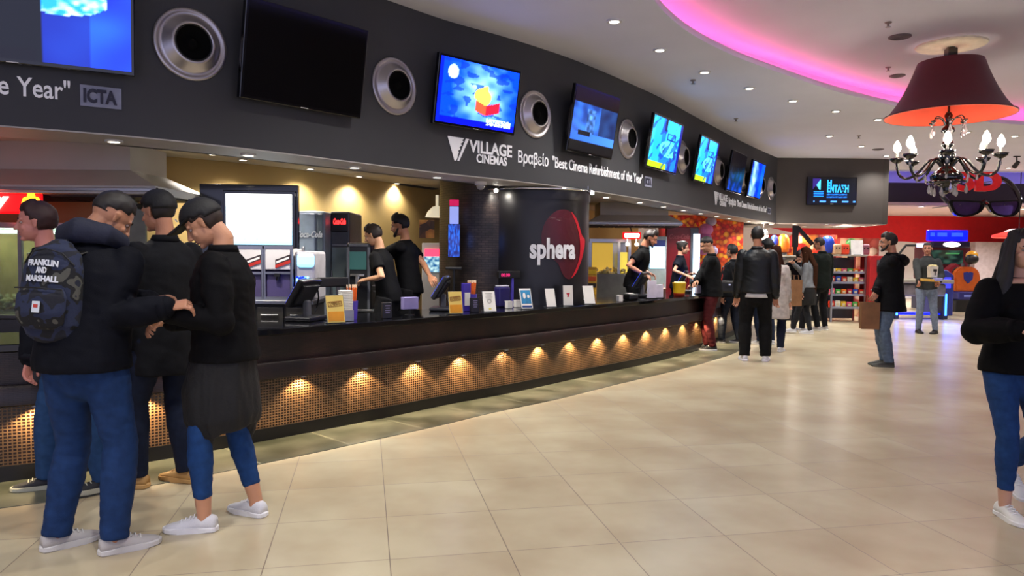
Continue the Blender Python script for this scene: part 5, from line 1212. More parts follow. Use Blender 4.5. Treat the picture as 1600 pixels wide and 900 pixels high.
bm = BM(); lathe(bm, [(0, 3.42), (.03, 3.40), (.05, 3.36), (.03, 3.30), (.03, 3.24), (.07, 3.2), (.08, 3.16), (.03, 3.12), (.03, 3.06), (.065, 3.02), (.07, 2.98), (.035, 2.94), (.05, 2.90), (.10, 2.86), (.08, 2.80), (.06, 2.72), (.13, 2.66), (.19, 2.60), (.18, 2.52), (.09, 2.47), (.04, 2.44), (.06, 2.42), (.03, 2.38), (0, 2.36)], 28); obj('baluster', bm, blk, t, smooth=True)
bulb_m = emat('candle_bulb', 'fff2d8', 55)
def crystal(parent, p, s=1.0):
    bm = BM(); ball(bm, p + Vector((0, 0, .018 * s)), .009 * s, seg=8); lathe(bm, [(0, 0), (.004 * s, 0), (.018 * s, -.05 * s), (.012 * s, -.075 * s), (0, -.085 * s)], 8, Matrix.Translation(p)); obj('crystal', bm, crys, parent)
for k in range(8):
    a = k * PI / 4 + .25; d = Vector((math.cos(a), math.sin(a), 0)); z_ = lambda r, h: d * r + Vector((0, 0, h))
    R_ = .57
    pts = Path([(.05, 2.70), (.13, 2.80), (.22, 2.78), (.33, 2.64), (.45, 2.58), (.54, 2.64), (R_, 2.80)], n=5)
    bm = BM(); tube(bm, [z_(p.x, p.y) for p in pts.p], .017, seg=10); arm = obj('arm', bm, blk, t, smooth=True)
    bm = BM(); lathe(bm, [(0, 2.78), (.025, 2.785), (.07, 2.815), (.09, 2.85), (.083, 2.85), (.055, 2.835), (0, 2.83)], 20, Matrix.Translation(d * R_)); obj('drip_pan', bm, blk, arm, smooth=True)
    bm = BM(); cyl(bm, z_(R_, 2.83), z_(R_, 2.925), .014, seg=12); obj('candle_tube', bm, mat('candle_white', 'e8e4d8', .5), arm)
    bm = BM(); lathe(bm, [(0, 2.925), (.022, 2.93), (.045, 2.97), (.042, 3.01), (.016, 3.07), (0, 3.085)], 12, Matrix.Translation(d * R_)); obj('flame_bulb', bm, bulb_m, arm, smooth=True)  # bulb shape enlarged to stand in for the glare around it
    crystal(arm, z_(R_, 2.78)); crystal(arm, z_(.33, 2.61))
    lamp('lamp', 'POINT', z_(R_ * 1.0, 2.99), LP['bulb'], (1, .85, .66), t, size=.04)
for k in range(6):
    a = k * PI / 3 + .1; d = Vector((math.cos(a), math.sin(a), 0))
    pts = Path([(.02, 3.22), (.08, 3.32), (.16, 3.34), (.2, 3.28)], n=5)
    bm = BM(); tube(bm, [d * p.x + Vector((0, 0, p.y)) for p in pts.p], .008, seg=8); lathe(bm, [(0, 3.26), (.03, 3.275), (.035, 3.29), (0, 3.28)], 14, Matrix.Translation(d * .2)); arm = obj('upper_scroll', bm, blk, t, smooth=True)
    crystal(arm, d * .2 + Vector((0, 0, 3.22)), 1.6)
for k in range(10):
    a = k * 2 * PI / 10; d = Vector((math.cos(a), math.sin(a), 0)); crystal(t, d * (.13 + .09 * (k % 2)) + Vector((0, 0, 2.45 + .03 * (k % 2))), 1.4)
bm = BM(); lathe(bm, [(.21, 2.52), (.225, 2.53), (.225, 2.5), (.21, 2.5), (.21, 2.52)], 32); obj('crystal_ring', bm, blk, t, smooth=True)
# ---------------------------------------------------------------- people
SKIN = {}
def skin_mat(c): return mat('skin_' + c, c, .5, var=.05, scale=12, sheen=.1)
def V(*a): return Vector(a)
HEADS = {}
def head_mesh(female=False):
    k = 'f' if female else 'm'
    if k in HEADS: return HEADS[k]
    bm = BM()
    ball(bm, (0, -.008, .028), 1, (.074, .096, .092), 28)                       # skull
    ball(bm, (0, .022, -.032), 1, (.062 if not female else .057, .07, .078), 24)     # face
    loft(bm, [(0, -.0, -.055), (0, .035, -.075), (0, .066, -.09)], [(.056, .04), (.046, .03), (.022, .018)], 16)   # jaw
    ball(bm, (0, .074, -.094), .018, (1.1, .8, .8), 12)
    for s in (-1, 1):
        ball(bm, (s * .036, .060, -.03), .024, (1, .7, .9), 12)                 # cheek
        loft(bm, [(s * .074, .002, .018), (s * .082, -.008, .012), (s * .079, -.006, -.028)], [(.006, .012), (.007, .020), (.005, .010)], 10)   # ear
    loft(bm, [(-.045, .070, .022), (0, .085, .022), (.045, .070, .022)], [(.010, .009)] * 3, 10)      # brow
    loft(bm, [(0, .088, .012), (0, .100, -.012), (0, .110, -.030)], [(.008, .009), (.009, .010), (.013, .011)], 12)        # nose
    for s in (-1, 1): ball(bm, (s * .011, .098, -.033), .009, seg=10)
    loft(bm, [(-.022, .078, -.058), (0, .088, -.056), (.022, .078, -.058)], [(.006, .005)] * 3, 8)    # lips
    loft(bm, [(-.019, .077, -.067), (0, .086, -.068), (.019, .077, -.067)], [(.006, .006)] * 3, 8)
    loft(bm, [(0, -.025, -.02), (0, -.033, -.07), (0, -.038, -.12)], [(.052, .055), (.050, .053), (.048, .05)] if not female else [(.045, .048), (.042, .046), (.040, .044)], 18)
    me = remesh(bm, .0045, 3, .5)
    for v in me.vertices:                                                       # eye sockets
        for s in (-1, 1):
            d = math.hypot(v.co.x - s * .031, (v.co.z - .004) * 1.3)
            if v.co.y > .03 and d < .03: v.co.y -= .010 * math.exp(-(d / .013) ** 2)
    HEADS[k] = me; return me
def hair_shell(kind, length=0.0, th=.012, seed=0):
    """cap of hair round the skull; kind picks the hairline"""
    bm = BM(); nu, nv = 48, 32; rows = []
    for j in range(nv + 1):
        ph = PI * j / nv; row = []
        for i in range(nu):
            a = 2 * PI * i / nu; d = V(math.sin(ph) * math.sin(a), math.sin(ph) * math.cos(a), math.cos(ph))
            p = V(d.x * .077, d.y * .099 - .008, d.z * .096 + .028)
            f = d.y / max(1e-6, math.hypot(d.x, d.y)) if abs(d.x) + abs(d.y) > 1e-6 else 0
            if kind in ('cap', 'beanie'): line = .05 if f > .3 else (.035 if f > -.2 else .01)
            elif kind == 'fade': line = .072 if f > .55 else (.045 if f > 0 else (.03 if f > -.5 else .0))
            elif kind == 'short': line = .074 if f > .6 else (.045 if f > .35 else (.018 if f > -.1 else -.045))
            elif kind == 'quiff': line = .072 if f > .55 else (.03 if f > .1 else (.01 if f > -.3 else -.04))
            elif kind == 'buzz': line = .070 if f > .6 else (.03 if f > -.1 else -.05)
            else: line = .076 if f > .75 else (.05 if f > .5 else (-.02 if f > .1 else -.09))
            t = th + .004 * noise.noise(d * 5 + V(seed, 0, 0)) + .0025 * noise.noise(d * 22 + V(seed, 3, 0))
            if kind in ('quiff', 'short') and f > .2: t += .014 * max(0, d.z) * (1.6 if kind == 'quiff' else .8)
            if kind == 'fade': t *= .6 + .8 * max(0, d.z)
            if kind == 'buzz': t *= .45
            if kind == 'beanie': t = .016 + .006 * max(0, d.z) + (.006 if p.z < line + .04 else 0)
            if kind == 'cap': t = .016 + (.004 * d.z)
            k = max(-1, min(1, (p.z - line) / (.010 if kind in ('cap', 'beanie') or p.z < line else .028)))
            if kind not in ('cap', 'beanie') and k > 0: k = .25 + .75 * k
            t2 = t * (k if k > 0 else 0) + (-.014 if k <= -1 else (.014 * k if k < 0 else 0))
            row.append(bm.verts.new(p + V(d.x, d.y, d.z) * t2))
        rows.append(row)
    for a, b in zip(rows, rows[1:]):
        for i in range(nu):
            try: bm.faces.new((a[i], a[(i + 1) % nu], b[(i + 1) % nu], b[i]))
            except ValueError: pass
    bmesh.ops.remove_doubles(bm, verts=bm.verts, dist=1e-5)
    return bm
HANDS = {}
def hand_mesh(curl, side):
    k = (curl, side)
    if k in HANDS: return HANDS[k]
    bm = BM(); s = side
    loft(bm, [(0, -.02, 0), (0, .02, 0), (0, .055, 0), (0, .088, 0)], [(.026, .020), (.032, .018), (.040, .015), (.041, .012)], 16)
    for i, (x, ln) in enumerate(((-.031, .062), (-.011, .074), (.011, .080), (.031, .072))):
        x *= -s if False else 1
        p = V(x, .086, 0); a = 0; pts = [V(x, .07, 0), p]
        for q, f in enumerate((.42, .32, .26)):
            a += curl * (1, 1.15, .8)[q] * (1 + .12 * (1.5 - i)); p = p + V(x * .06, math.cos(a), -math.sin(a)) * ln * f; pts.append(p)
        tube(bm, pts, [.0088, .0088, .0082, .0076, .0068], seg=10)
    tx = s * 1
    tube(bm, [V(tx * .020, .012, -.004), V(tx * .044, .040, -.012), V(tx * .050, .066, -.020 - .012 * curl), V(tx * .046 - tx * .012 * curl, .090, -.028 - .02 * curl)], [.013, .0115, .0095, .008], seg=10)
    me = remesh(bm, .0028, 2, .5); HANDS[k] = me; return me
def shoe_parts(style):
    bm = BM(); secs = [(-.065, .028, .075), (-.05, .036, .085), (-.02, .040, .092), (.02, .038, .085), (.07, .042, .070), (.12, .047, .055), (.16, .045, .045), (.19, .034, .036), (.205, .018, .026)]
    if style == 'boot': secs = [(y, w_ * 1.08, h * (1.5 if y < .04 else 1.12)) for y, w_, h in secs]
    R_ = []
    for y, w_, h in secs:
        ring = []
        for i in range(16):
            a = 2 * PI * i / 16; c, s = math.cos(a), math.sin(a)
            ring.append(bm.verts.new((w_ * abs(c) ** .75 * (1 if c > 0 else -1), y, .02 + (h - .02) * (s if s > 0 else s * .0) ** .8 if s > 0 else .02)))
        R_.append(ring)
    for a, b in zip(R_, R_[1:]):
        for i in range(16): bm.faces.new((a[i], a[(i + 1) % 16], b[(i + 1) % 16], b[i]))
    bm.faces.new(R_[0]); bm.faces.new(R_[-1][::-1])
    bmesh.ops.remove_doubles(bm, verts=bm.verts, dist=1e-5)
    up = bm
    bm = BM(); out = []
    for y, w_, h in secs: out.append((w_ * 1.1, y))
    poly = [(w_, y) for w_, y in out] + [(0, .213)] + [(-w_, y) for w_, y in out[::-1]] + [(0, -.075)]
    prism(bm, poly, 0, .030 if style != 'boot' else .04); bmesh.ops.bevel(bm, geom=[e for e in bm.edges if abs(e.verts[0].co.z - e.verts[1].co.z) < 1e-4], offset=.006, segments=1, affect='EDGES')
    return up, bm
def laces_bm():
    bm = BM()
    for k in range(4): y = .045 + k * .022; z_ = .086 - k * .009; tube(bm, [(-.024, y, z_ - .006), (0, y + .003, z_ + .004), (.024, y, z_ - .006)], .0032, seg=6)
    return bm
SHOES = {}
def ik(a, b, l1, l2, hint):
    a, b = Vector(a), Vector(b); d = b - a; L = min(d.length, (l1 + l2) * .999); dn = d.normalized()
    b = a + dn * L; x = (l1 * l1 - l2 * l2 + L * L) / (2 * L); h = math.sqrt(max(0, l1 * l1 - x * x))
    hp = Vector(hint); hp = hp - dn * hp.dot(dn)
    if hp.length < 1e-4: hp = V(0, 1, 0)
    return a + dn * x + hp.normalized() * h, b
def fold_noise(me, amp, f=(9, 9, 5), seed=0):
    n = [v.normal.copy() for v in me.vertices]
    for v, nn in zip(me.vertices, n):
        p = v.co; q = V(p.x * f[0], p.y * f[1], p.z * f[2] + p.x * 4 + seed)
        v.co += nn * (amp * noise.noise(q) + amp * .5 * noise.noise(q * 2.3))
def person(label, pos, heading, H=1.78, lean=0.0, pitch=0.0, yaw=0.0, LH=None, RH=None, LF=(-.11, 0, 8), RF=(.11, 0, -8), le=None, re=None,
           top='jacket', topc='101014', hem=.86, topt=.03, sleeve=1.0, legs='2a3a5c', legt=.022, ankle=False, shoes=('e0e0de', 'e8e8e6', 'sneaker'),
           hair='short', hairc='1a1310', skin='c08a68', female=False, vox=.012, beard=None, face=True, curl=.45, pieces=None, armt=None, base=0.0, collar=True, texture='cloth', twist=0.0, coatflare=0.0):
    k = H / 1.78
    t = thing('person', label, 'person', (pos[0], pos[1], base), math.radians(heading)); t.scale = (k, k, k)
    sh = .182 if not female else .160; hw = .155 if not female else .165; ww = .138 if not female else .118
    Rl = Matrix.Rotation(-lean, 3, 'X'); pv = V(0, 0, .95)
    def B(x, y, z):
        f = max(0, min(1, (z - .92) / .25)); p = V(x, y, z)
        if f <= 0: return p
        R_ = Matrix.Rotation(-lean * f, 3, 'X') @ Matrix.Rotation(math.radians(twist) * f, 3, 'Z'); return pv + R_ @ (p - pv)
    sk = skin_mat(skin)
    shL, shR = B(-sh, -.005, 1.405), B(sh, -.005, 1.405)
    LH = V(*LH) if LH else shL + V(-.06, .06, -.56); RH = V(*RH) if RH else shR + V(.06, .06, -.56)
    eL, wL = ik(shL, LH, .29, .265, le or (-.5, -.8, -.3)); eR, wR = ik(shR, RH, .29, .265, re or (.5, -.8, -.3))
    hip = {-1: V(-.09, 0, .93), 1: V(.09, 0, .93)}; ank = {}; knee = {}; fdir = {}
    for s, F in ((-1, LF), (1, RF)):
        z_ = .085 + (F[3] if len(F) > 3 else 0); a = math.radians(F[2]); fdir[s] = a
        knee[s], ank[s] = ik(hip[s], (F[0], F[1], z_), .435, .425, (0.12 * s - math.sin(a) * .6, 1, 0))
    hp_ = B(0, -.01, 1.52)
    RH_ = Matrix.Rotation(math.radians(yaw + twist), 3, 'Z') @ Matrix.Rotation(-(pitch), 3, 'X')
    hc = hp_ + (Matrix.Rotation(math.radians(yaw + twist), 3, 'Z') @ Matrix.Rotation(-pitch * .75, 3, 'X')) @ V(0, .035, .135)
    HM = Matrix.Translation(hc) @ RH_.to_4x4()
    # body: torso, limbs and neck in one skin
    bm = BM()
    tors = [(.88, hw * .72, .085, 0), (.92, hw, .11, -.008), (1.0, hw * .95, .108, -.004), (1.10, ww, .095, .004), (1.22, ww * 1.08, .10, .006), (1.32, sh * .90, .108, .002), (1.40, sh * .88, .092, -.006), (1.45, .105, .072, -.01), (1.49, .062, .058, -.012)]
    nk = [HM @ V(0, -.036, -.115), HM @ V(0, -.03, -.07)]; nr = .050 if not female else .043
    loft(bm, [B(0, y, z_) for z_, a, b, y in tors] + nk, [(a, b) for z_, a, b, y in tors] + [(nr, nr + .003)] * 2, 24)
    am = 1.0 if not female else .82
    for s, S_, e, w_ in ((-1, shL, eL, wL), (1, shR, eR, wR)):
        ball(bm, S_, .052 * am); loft(bm, [S_, S_.lerp(e, .5), e, e.lerp(w_, .35), w_], [(.05 * am, .05 * am), (.044 * am, .046 * am), (.037 * am, .038 * am), (.040 * am, .036 * am), (.026 * am, .022 * am)], 14)
    for s in (-1, 1):
        h, kn, an = hip[s], knee[s], ank[s]
        loft(bm, [h + V(0, 0, .03), h.lerp(kn, .4), kn, kn.lerp(an, .35), an, an - V(0, 0, .04)], [(.088, .095), (.078, .082), (.053, .055), (.052, .056), (.034, .038), (.034, .04)], 16)
    bme = remesh(bm, .012, 3)
    # head
    hm = head_mesh(female)
    bm = BM(); bm.from_mesh(bme); n0 = len(bm.verts)
    def add(me_, M):
        m2 = me_.copy(); m2.transform(M); bm.from_mesh(m2); bpy.data.meshes.remove(m2)
    add(hm, HM)
    for s, e, w_, cv in ((-1, eL, wL, curl), (1, eR, wR, curl)):
        d = (w_ - e).normalized(); q = d.to_track_quat('Y', 'Z').to_matrix().to_4x4()
        roll = Matrix.Rotation(s * (-.9 if abs(d.z) > .6 else .5), 4, 'Y')
        add(hand_mesh(cv, -s), Matrix.Translation(w_) @ q @ roll)
    me = bpy.data.meshes.new('body'); bm.to_mesh(me); bm.free(); bpy.data.meshes.remove(bme)
    link_mesh('body', me, sk, t, smooth=True)
    # face details
    if face:
        for s in (-1, 1):
            e_ = obj('eye', (lambda b: (ball(b, (0, 0, 0), .0105, (1.15, 1, .8), seg=12), b)[1])(BM()), mat('eye_white', '9c8c84', .3), t, smooth=True); e_.matrix_local = HM @ Matrix.Translation((s * .031, .070, .004))
            i_ = obj('iris', (lambda b: (ball(b, (0, .0062, 0), .0062, seg=10), b)[1])(BM()), mat('iris_brown', '20140e', .15), e_, smooth=True)
        b = BM()
        for s in (-1, 1): loft(b, [(s * .014, .090, .023), (s * .032, .086, .028), (s * .048, .070, .022)], [(.003, .005), (.0045, .005), (.003, .004)], 8)
        o = obj('eyebrows', b, mat('hair_' + hairc, hairc, .6, var=.2, scale=40), t, smooth=True); o.matrix_local = HM
        b = BM(); loft(b, [(-.021, .081, -.058), (0, .091, -.0565), (.021, .081, -.058)], [(.0045, .004)] * 3, 8); loft(b, [(-.018, .080, -.067), (0, .089, -.068), (.018, .080, -.067)], [(.005, .004)] * 3, 8)
        o = obj('lips', b, mat('lips', 'a05a50', .45), t, smooth=True); o.matrix_local = HM
    hm_ = mat('hair_' + hairc, hairc, .9, var=.35, scale=30, stretch=(6, 6, 1), bump=.15, bscale=90, spec=.03)
    if beard:
        b = BM(); loft(b, [(-.058, .015, -.035), (-.052, .045, -.075), (-.02, .078, -.098), (0, .084, -.102), (.02, .078, -.098), (.052, .045, -.075), (.058, .015, -.035)], [(.014, .012), (.016, .016), (.018, .016), (.018, .016), (.018, .016), (.016, .016), (.014, .012)], 10)
        loft(b, [(-.026, .078, -.062), (-.02, .088, -.050), (0, .094, -.047), (.02, .088, -.050), (.026, .078, -.062)], [(.005, .005)] * 5, 8)
        o = obj('beard', b, mat('beard_' + beard, beard, .8, var=.3, scale=60, bump=.5, bscale=200), t, smooth=True); o.matrix_local = HM
    if hair in ('cap', 'beanie'):
        b = hair_shell('buzz', seed=H); o = obj('hair', b, hm_, t, smooth=True); o.matrix_local = HM
        b = hair_shell(hair); o = obj('cap' if hair == 'cap' else 'beanie', b, mat('cap_cloth', '0c0c0f', .7, bump=.2), t, smooth=True); o.matrix_local = HM
        if hair == 'cap':
            b = BM(); n = 12; P0 = []; 
            for zo in (.0, -.005):
                for i in range(n + 1):
                    a = -1.15 + 2.3 * i / n; P0.append((i, zo, V(.088 * math.sin(a), .108 * math.cos(a) - .008, .062 + zo), V(.080 * math.sin(a), .105 + .085 * math.cos(a), .045 + zo - .012 * math.sin(a) ** 2 + .012 * math.cos(a))))
            A = [b.verts.new(p[2]) for p in P0]; C_ = [b.verts.new(p[3]) for p in P0]; m_ = n + 1
            for i in range(n):
                b.faces.new((A[i], A[i + 1], C_[i + 1], C_[i])); b.faces.new((A[m_ + i], C_[m_ + i], C_[m_ + i + 1], A[m_ + i + 1])); b.faces.new((C_[i], C_[i + 1], C_[m_ + i + 1], C_[m_ + i]))
            o2 = obj('brim', b, mat('cap_cloth', '0c0c0f', .7), o, smooth=True)
            b = BM(); ball(b, (0, -.012, .142), .008); obj('cap_button', b, mat('cap_cloth', '0c0c0f', .7), o, smooth=True)
    else:
        b = hair_shell({'long': 'long', 'bun': 'long'}.get(hair, hair), seed=H * 3); 
        if hair == 'long': pass
        o = obj('hair', b, hm_, t, smooth=True); o.matrix_local = HM
    if hair == 'long':
        HL = pieces.get('hairlen', .45) if pieces else .45
        b = BM(); base_ = HM @ V(0, -.045, .06)
        back = B(0, -.13, 1.52 - HL); mid = B(0, -.15, 1.38); 
        loft(b, [HM @ V(0, -.03, .09), HM @ V(0, -.055, .03), HM @ V(0, -.07, -.06), mid, back.lerp(mid, .4), back], [(.06, .05), (.088, .07), (.092, .06), (.11, .045), (.10, .04), (.055, .02)], 20)
        for s in (-1, 1): loft(b, [HM @ V(s * .05, .0, .10), HM @ V(s * .074, -.005, .0), HM @ V(s * .082, -.005, -.09), B(s * .11, .03, 1.38), B(s * .12, .05, 1.50 - HL * .8)], [(.03, .05), (.024, .06), (.034, .065), (.05, .06), (.03, .025)], 12, side=V(1, 0, 0))
        me_ = remesh(b, .008, 4); fold_noise(me_, .006, (40, 40, 4)); link_mesh('hair_lengths', me_, hm_, t)
    if hair == 'bun': b = BM(); ball(b, (0, -.10, .07), .045, (1, .9, .9)); o = obj('hair_bun', b, hm_, t, smooth=True); o.matrix_local = HM
    # trousers
    tm = mat('trousers_' + legs, legs, .8, var=.18, scale=22, bump=.35, bscale=500, spec=.2)
    bm = BM(); q = legt
    loft(bm, [V(0, 0, .835), V(0, -.006, .93), V(0, -.004, 1.02)], [(hw * .8 + q * .5, .10 + q * .6), (hw + q * .6, .122 + q * .5), (hw * .95 + q * .5, .112 + q * .4)], 24)
    for s in (-1, 1):
        h, kn, an = hip[s], knee[s], ank[s]; bot = an.lerp(kn, .22) if ankle else an + V(0, 0, -.02)
        loft(bm, [h + V(0, -.004, 0), h.lerp(kn, .35), h.lerp(kn, .7), kn, kn.lerp(an, .35), kn.lerp(an, .75) if not ankle else kn.lerp(an, .6), bot], [(.092 + q * .5, .105 + q * .4), (.084 + q * .6, .092 + q * .6), (.066 + q * .8, .07 + q * .8), (.056 + q * .8, .058 + q * .8), (.055 + q, .060 + q), (.042 + q, .046 + q), (.037 + q, .042 + q)], 18, rnd=False)
    me_ = remesh(bm, vox, 3); fold_noise(me_, .0045 if vox < .012 else .006, (12, 12, 26), H * 7); link_mesh('trousers', me_, tm, t)
    # shoes
    up_c, so_c, style = shoes
    if shoes not in SHOES: u, s_ = shoe_parts(style); l_ = laces_bm(); SHOES[shoes] = [bpy.data.meshes.new('shoe'), bpy.data.meshes.new('sole'), bpy.data.meshes.new('laces')]; bmesh.ops.recalc_face_normals(u, faces=u.faces); u.to_mesh(SHOES[shoes][0]); s_.to_mesh(SHOES[shoes][1]); l_.to_mesh(SHOES[shoes][2]); u.free(); s_.free(); l_.free()
    for s in (-1, 1):
        a = fdir[s]; F = LF if s < 0 else RF; lift = F[3] if len(F) > 3 else 0
        o = link_mesh('shoe', SHOES[shoes][0], mat('shoe_' + up_c, up_c, .7, var=.06, bump=.2, bscale=200), t, (ank[s].x, ank[s].y, ank[s].z - .085), (-.5 if lift > .05 else 0, 0, a), smooth=True)
        link_mesh('sole', SHOES[shoes][1], mat('sole_' + so_c, so_c, .7), o); link_mesh('laces', SHOES[shoes][2], mat('laces_' + so_c, so_c, .8), o)
    # top
    tt = topt; m2 = mat('top_' + topc + '_' + texture, topc, .75 if texture != 'leather' else .42, var=.15, scale=14, bump=.25, bscale=350 if texture == 'cloth' else 120, spec=.12 if texture != 'leather' else .35)
    bm = BM(); fl = coatflare
    secs = [(hem, hw + tt + fl + .006, .132 + tt + fl * .6), (hem + .02, hw + tt + fl + .006, .132 + tt + fl * .6), (max(hem + .05, .98), max(hw, ww) + tt, .12 + tt), (1.12, ww + tt * 1.2 + .004, .10 + tt * 1.1), (1.24, ww * 1.08 + tt * 1.2, .104 + tt * 1.1), (1.33, sh * .93 + tt, .112 + tt), (1.385, sh * .95 + tt * .7, .10 + tt * .8), (1.425, sh * .80 + tt * .6, .088 + tt * .7), (1.46, .108 + tt * .4, .076 + tt * .5), (1.49, .075 + tt * .2, .066 + tt * .2)]
    loft(bm, [B(0, -.004, z_) for z_, a, b in secs], [(a, b) for z_, a, b in secs], 28, rnd=False)
    if female: 
        for s in (-1, 1): ball(bm, B(s * .07, .085 + tt * .6, 1.27), .07, (1, .8, 1))
    at = tt if armt is None else armt
    for s, S_, e, w_ in ((-1, shL, eL, wL), (1, shR, eR, wR)):
        ball(bm, S_ - V(0, 0, .012), .050 * am + at * .75)
        if sleeve >= 1: P_ = [S_, S_.lerp(e, .5), e, e.lerp(w_, .5), e.lerp(w_, .97)]; R2 = [.050 * am + at * .75, .046 * am + at, .040 * am + at, .036 * am + at, .029 * am + at * .75]
        else: P_ = [S_, S_.lerp(e, .4), S_.lerp(e, sleeve)]; R2 = [.054 + at * .9, .052 + at, .054 + at]
        loft(bm, P_, [(r, r) for r in R2], 16, rnd=sleeve >= 1)
        if sleeve >= 1: ball(bm, e, R2[2] * 1.02)
    me_ = remesh(bm, vox, 4); fold_noise(me_, .007 if top in ('puffer', 'jacket', 'coat') else .004, (7, 7, 13), H * 3)
    jk = link_mesh({'jacket': 'jacket', 'puffer': 'jacket', 'coat': 'coat', 'tee': 't_shirt', 'sweater': 'sweater'}[top], me_, m2, t)
    # collar, cuffs, hem band
    if collar:
        bm = BM(); c = [B(.0, -.012, 1.475), B(0, -.012, 1.515)]; loft(bm, c, [(.084 + tt * .1, .078 + tt * .1), (.070, .070)], 24, rnd=False); obj('collar', bm, m2, jk, smooth=True)
    if sleeve >= 1:
        for s, e, w_ in ((-1, eL, wL), (1, eR, wR)):
            d = (w_ - e).normalized(); bm = BM(); r = .031 * am + at * .7; loft(bm, [w_ - d * .035, w_ + d * .005], [(r + .003, r + .003), (r, r)], 18, rnd=False); obj('cuff', bm, m2, jk, smooth=True)
    return dict(t=t, B=B, HM=HM, jk=jk, wL=wL, wR=wR, eL=eL, eR=eR, top=m2, k=k)
def ppos(px, Y): d = ray(px, 400); return (d.x / d.y * Y, Y)
def to_local(P, w):
    return P['t'].matrix_basis.inverted() @ Vector(w)
def aim(pos, heading, H, w):
    """world point -> local coordinates of a person that will stand at pos"""
    M = Matrix.Translation((pos[0], pos[1], 0)) @ Matrix.Rotation(math.radians(heading), 4, 'Z') @ Matrix.Diagonal((H / 1.78,) * 3 + (1,))
    return tuple(M.inverted() @ Vector(w))

# 1 man with camouflage backpack
pA = ppos(128, 3.70); HA = 1.87
a = person('broad man in navy black hooded jacket wearing a camouflage backpack', pA, 0, HA, lean=.17, pitch=.62, yaw=-42,
    LF=(-.135, -.02, -42), RF=(.17, -.06, -50), RH=aim(pA, 0, HA, at_y(260, 480, 3.72)), LH=aim(pA, 0, HA, at_y(236, 470, 3.98)), re=(.55, -.3, -1), le=(-.6, -.2, -1), top='puffer', topc='0c0e16', hem=.88, topt=.062, armt=.040,
    legs='1b3560', legt=.026, shoes=('b4b0ae', 'cac8c6', 'sneaker'), hair='fade', hairc='17110f', skin='b07a5c', vox=.010, curl=.7)
B_ = a['B']; t = a['t']; navy = mat('hood_navy', '10152c', .8, var=.2, bump=.2)
bm = BM(); loft(bm, [B_(-.07, .13, 1.49), B_(-.115, .05, 1.51), B_(-.10, -.07, 1.53), B_(0, -.125, 1.54), B_(.10, -.07, 1.53), B_(.115, .05, 1.51), B_(.07, .13, 1.49)], [(.03, .035), (.04, .045), (.045, .055), (.05, .065), (.045, .055), (.04, .045), (.03, .035)], 18); me_ = remesh(bm, .01, 4); fold_noise(me_, .008); link_mesh('hood', me_, navy, a['jk'])
Pm = a['t'].matrix_basis
t2 = thing('backpack', 'camouflage backpack with white block lettering on the broad man back', 'backpack'); t2.matrix_basis = Pm @ Matrix.Translation(B_(-.058, -.175, 1.255)) @ Matrix.Diagonal((.88, .9, .86, 1)) @ Matrix.Rotation(-.10, 4, 'X') @ Matrix.Rotation(.05, 4, 'Y')
camo = mat('camouflage', '1d2436', .85, bump=.2)
nt = camo.node_tree; rp = [n for n in nt.nodes if n.type == 'VALTORGB'][0]; rp.color_ramp.interpolation = 'CONSTANT'
for pos_, c in ((.0, '10131f'), (.42, '1b2440'), (.52, '0b0c12'), (.60, '4a4a44'), (.66, '14182a')):
    e = rp.color_ramp.elements[0] if pos_ == 0 else (rp.color_ramp.elements[1] if pos_ == .42 else rp.color_ramp.elements.new(pos_))
    e.position = pos_; e.color = (*lin(c), 1)
bm = BM(); loft(bm, [(0, 0, -.23), (0, 0, -.20), (0, -.02, -.05), (0, -.02, .10), (0, 0, .19), (0, .02, .225)], [(.135, .075), (.155, .095), (.16, .10), (.15, .09), (.12, .07), (.07, .04)], 28); me_ = remesh(bm, .008, 5); fold_noise(me_, .004); link_mesh('main_bag', me_, camo, t2)
bm = BM(); loft(bm, [(0, -.085, -.20), (0, -.10, -.14), (0, -.10, -.05), (0, -.09, -.01)], [(.12, .03), (.13, .045), (.13, .04), (.11, .02)], 24); me_ = remesh(bm, .008, 4); link_mesh('front_pocket', me_, camo, t2)
bm = BM(); tube(bm, [(-.12, -.13, -.015), (0, -.142, -.01), (.12, -.13, -.015)], .004); tube(bm, [(-.13, -.06, .12), (-.08, -.09, .18), (0, -.10, .20), (.08, -.09, .18), (.13, -.06, .12)], .004); obj('zip', bm, black, t2)
bm = BM(); tube(bm, [(-.03, .03, .22), (-.03, .02, .26), (.03, .02, .26), (.03, .03, .22)], .008); obj('grab_handle', bm, black, t2)
for s in (-1, 1):
    bm = BM(); loft(bm, [(s * .08, .04, .19), (s * .12, .14, .235), (s * .145, .25, .17), (s * .15, .30, .02), (s * .17, .22, -.12), (s * .14, .06, -.18)], [(.024, .008)] * 6, 10, side=V(1, 0, 0)); obj('strap', bm, black, t2, smooth=True)
wl = mat('bag_lettering', 'd8dce4', .6)
for s, z_, w_, arcv in (('FRANKLIN', .075, .155, .22), ('AND', .035, .055, 0), ('MARSHALL', -.01, .165, 0)):
    bm = text_bm(s, .05, .001, .0022, align='CENTER'); xs = [v.co.x for v in bm.verts]; f = w_ / (max(xs) - min(xs))
    for v in bm.verts: x = v.co.x * f; v.co = V(x + .0, -.118 + 2.2 * x * x - v.co.z * 1 - .004, z_ + .035 + v.co.y * .85 - arcv * x * x * 10 * .3)
    obj('lettering', bm, wl, t2)
bm = BM(); box(bm, (.01, -.152, -.11), (.04, .004, .06), bev=.002); pt = obj('patch', bm, mat('patch_white', 'c8d0d8', .6), t2)
bm = BM(); box(bm, (.01, -.155, -.105), (.022, .003, .018), bev=.001); obj('patch_mark', bm, mat('patch_red', 'b83a30', .6), pt)

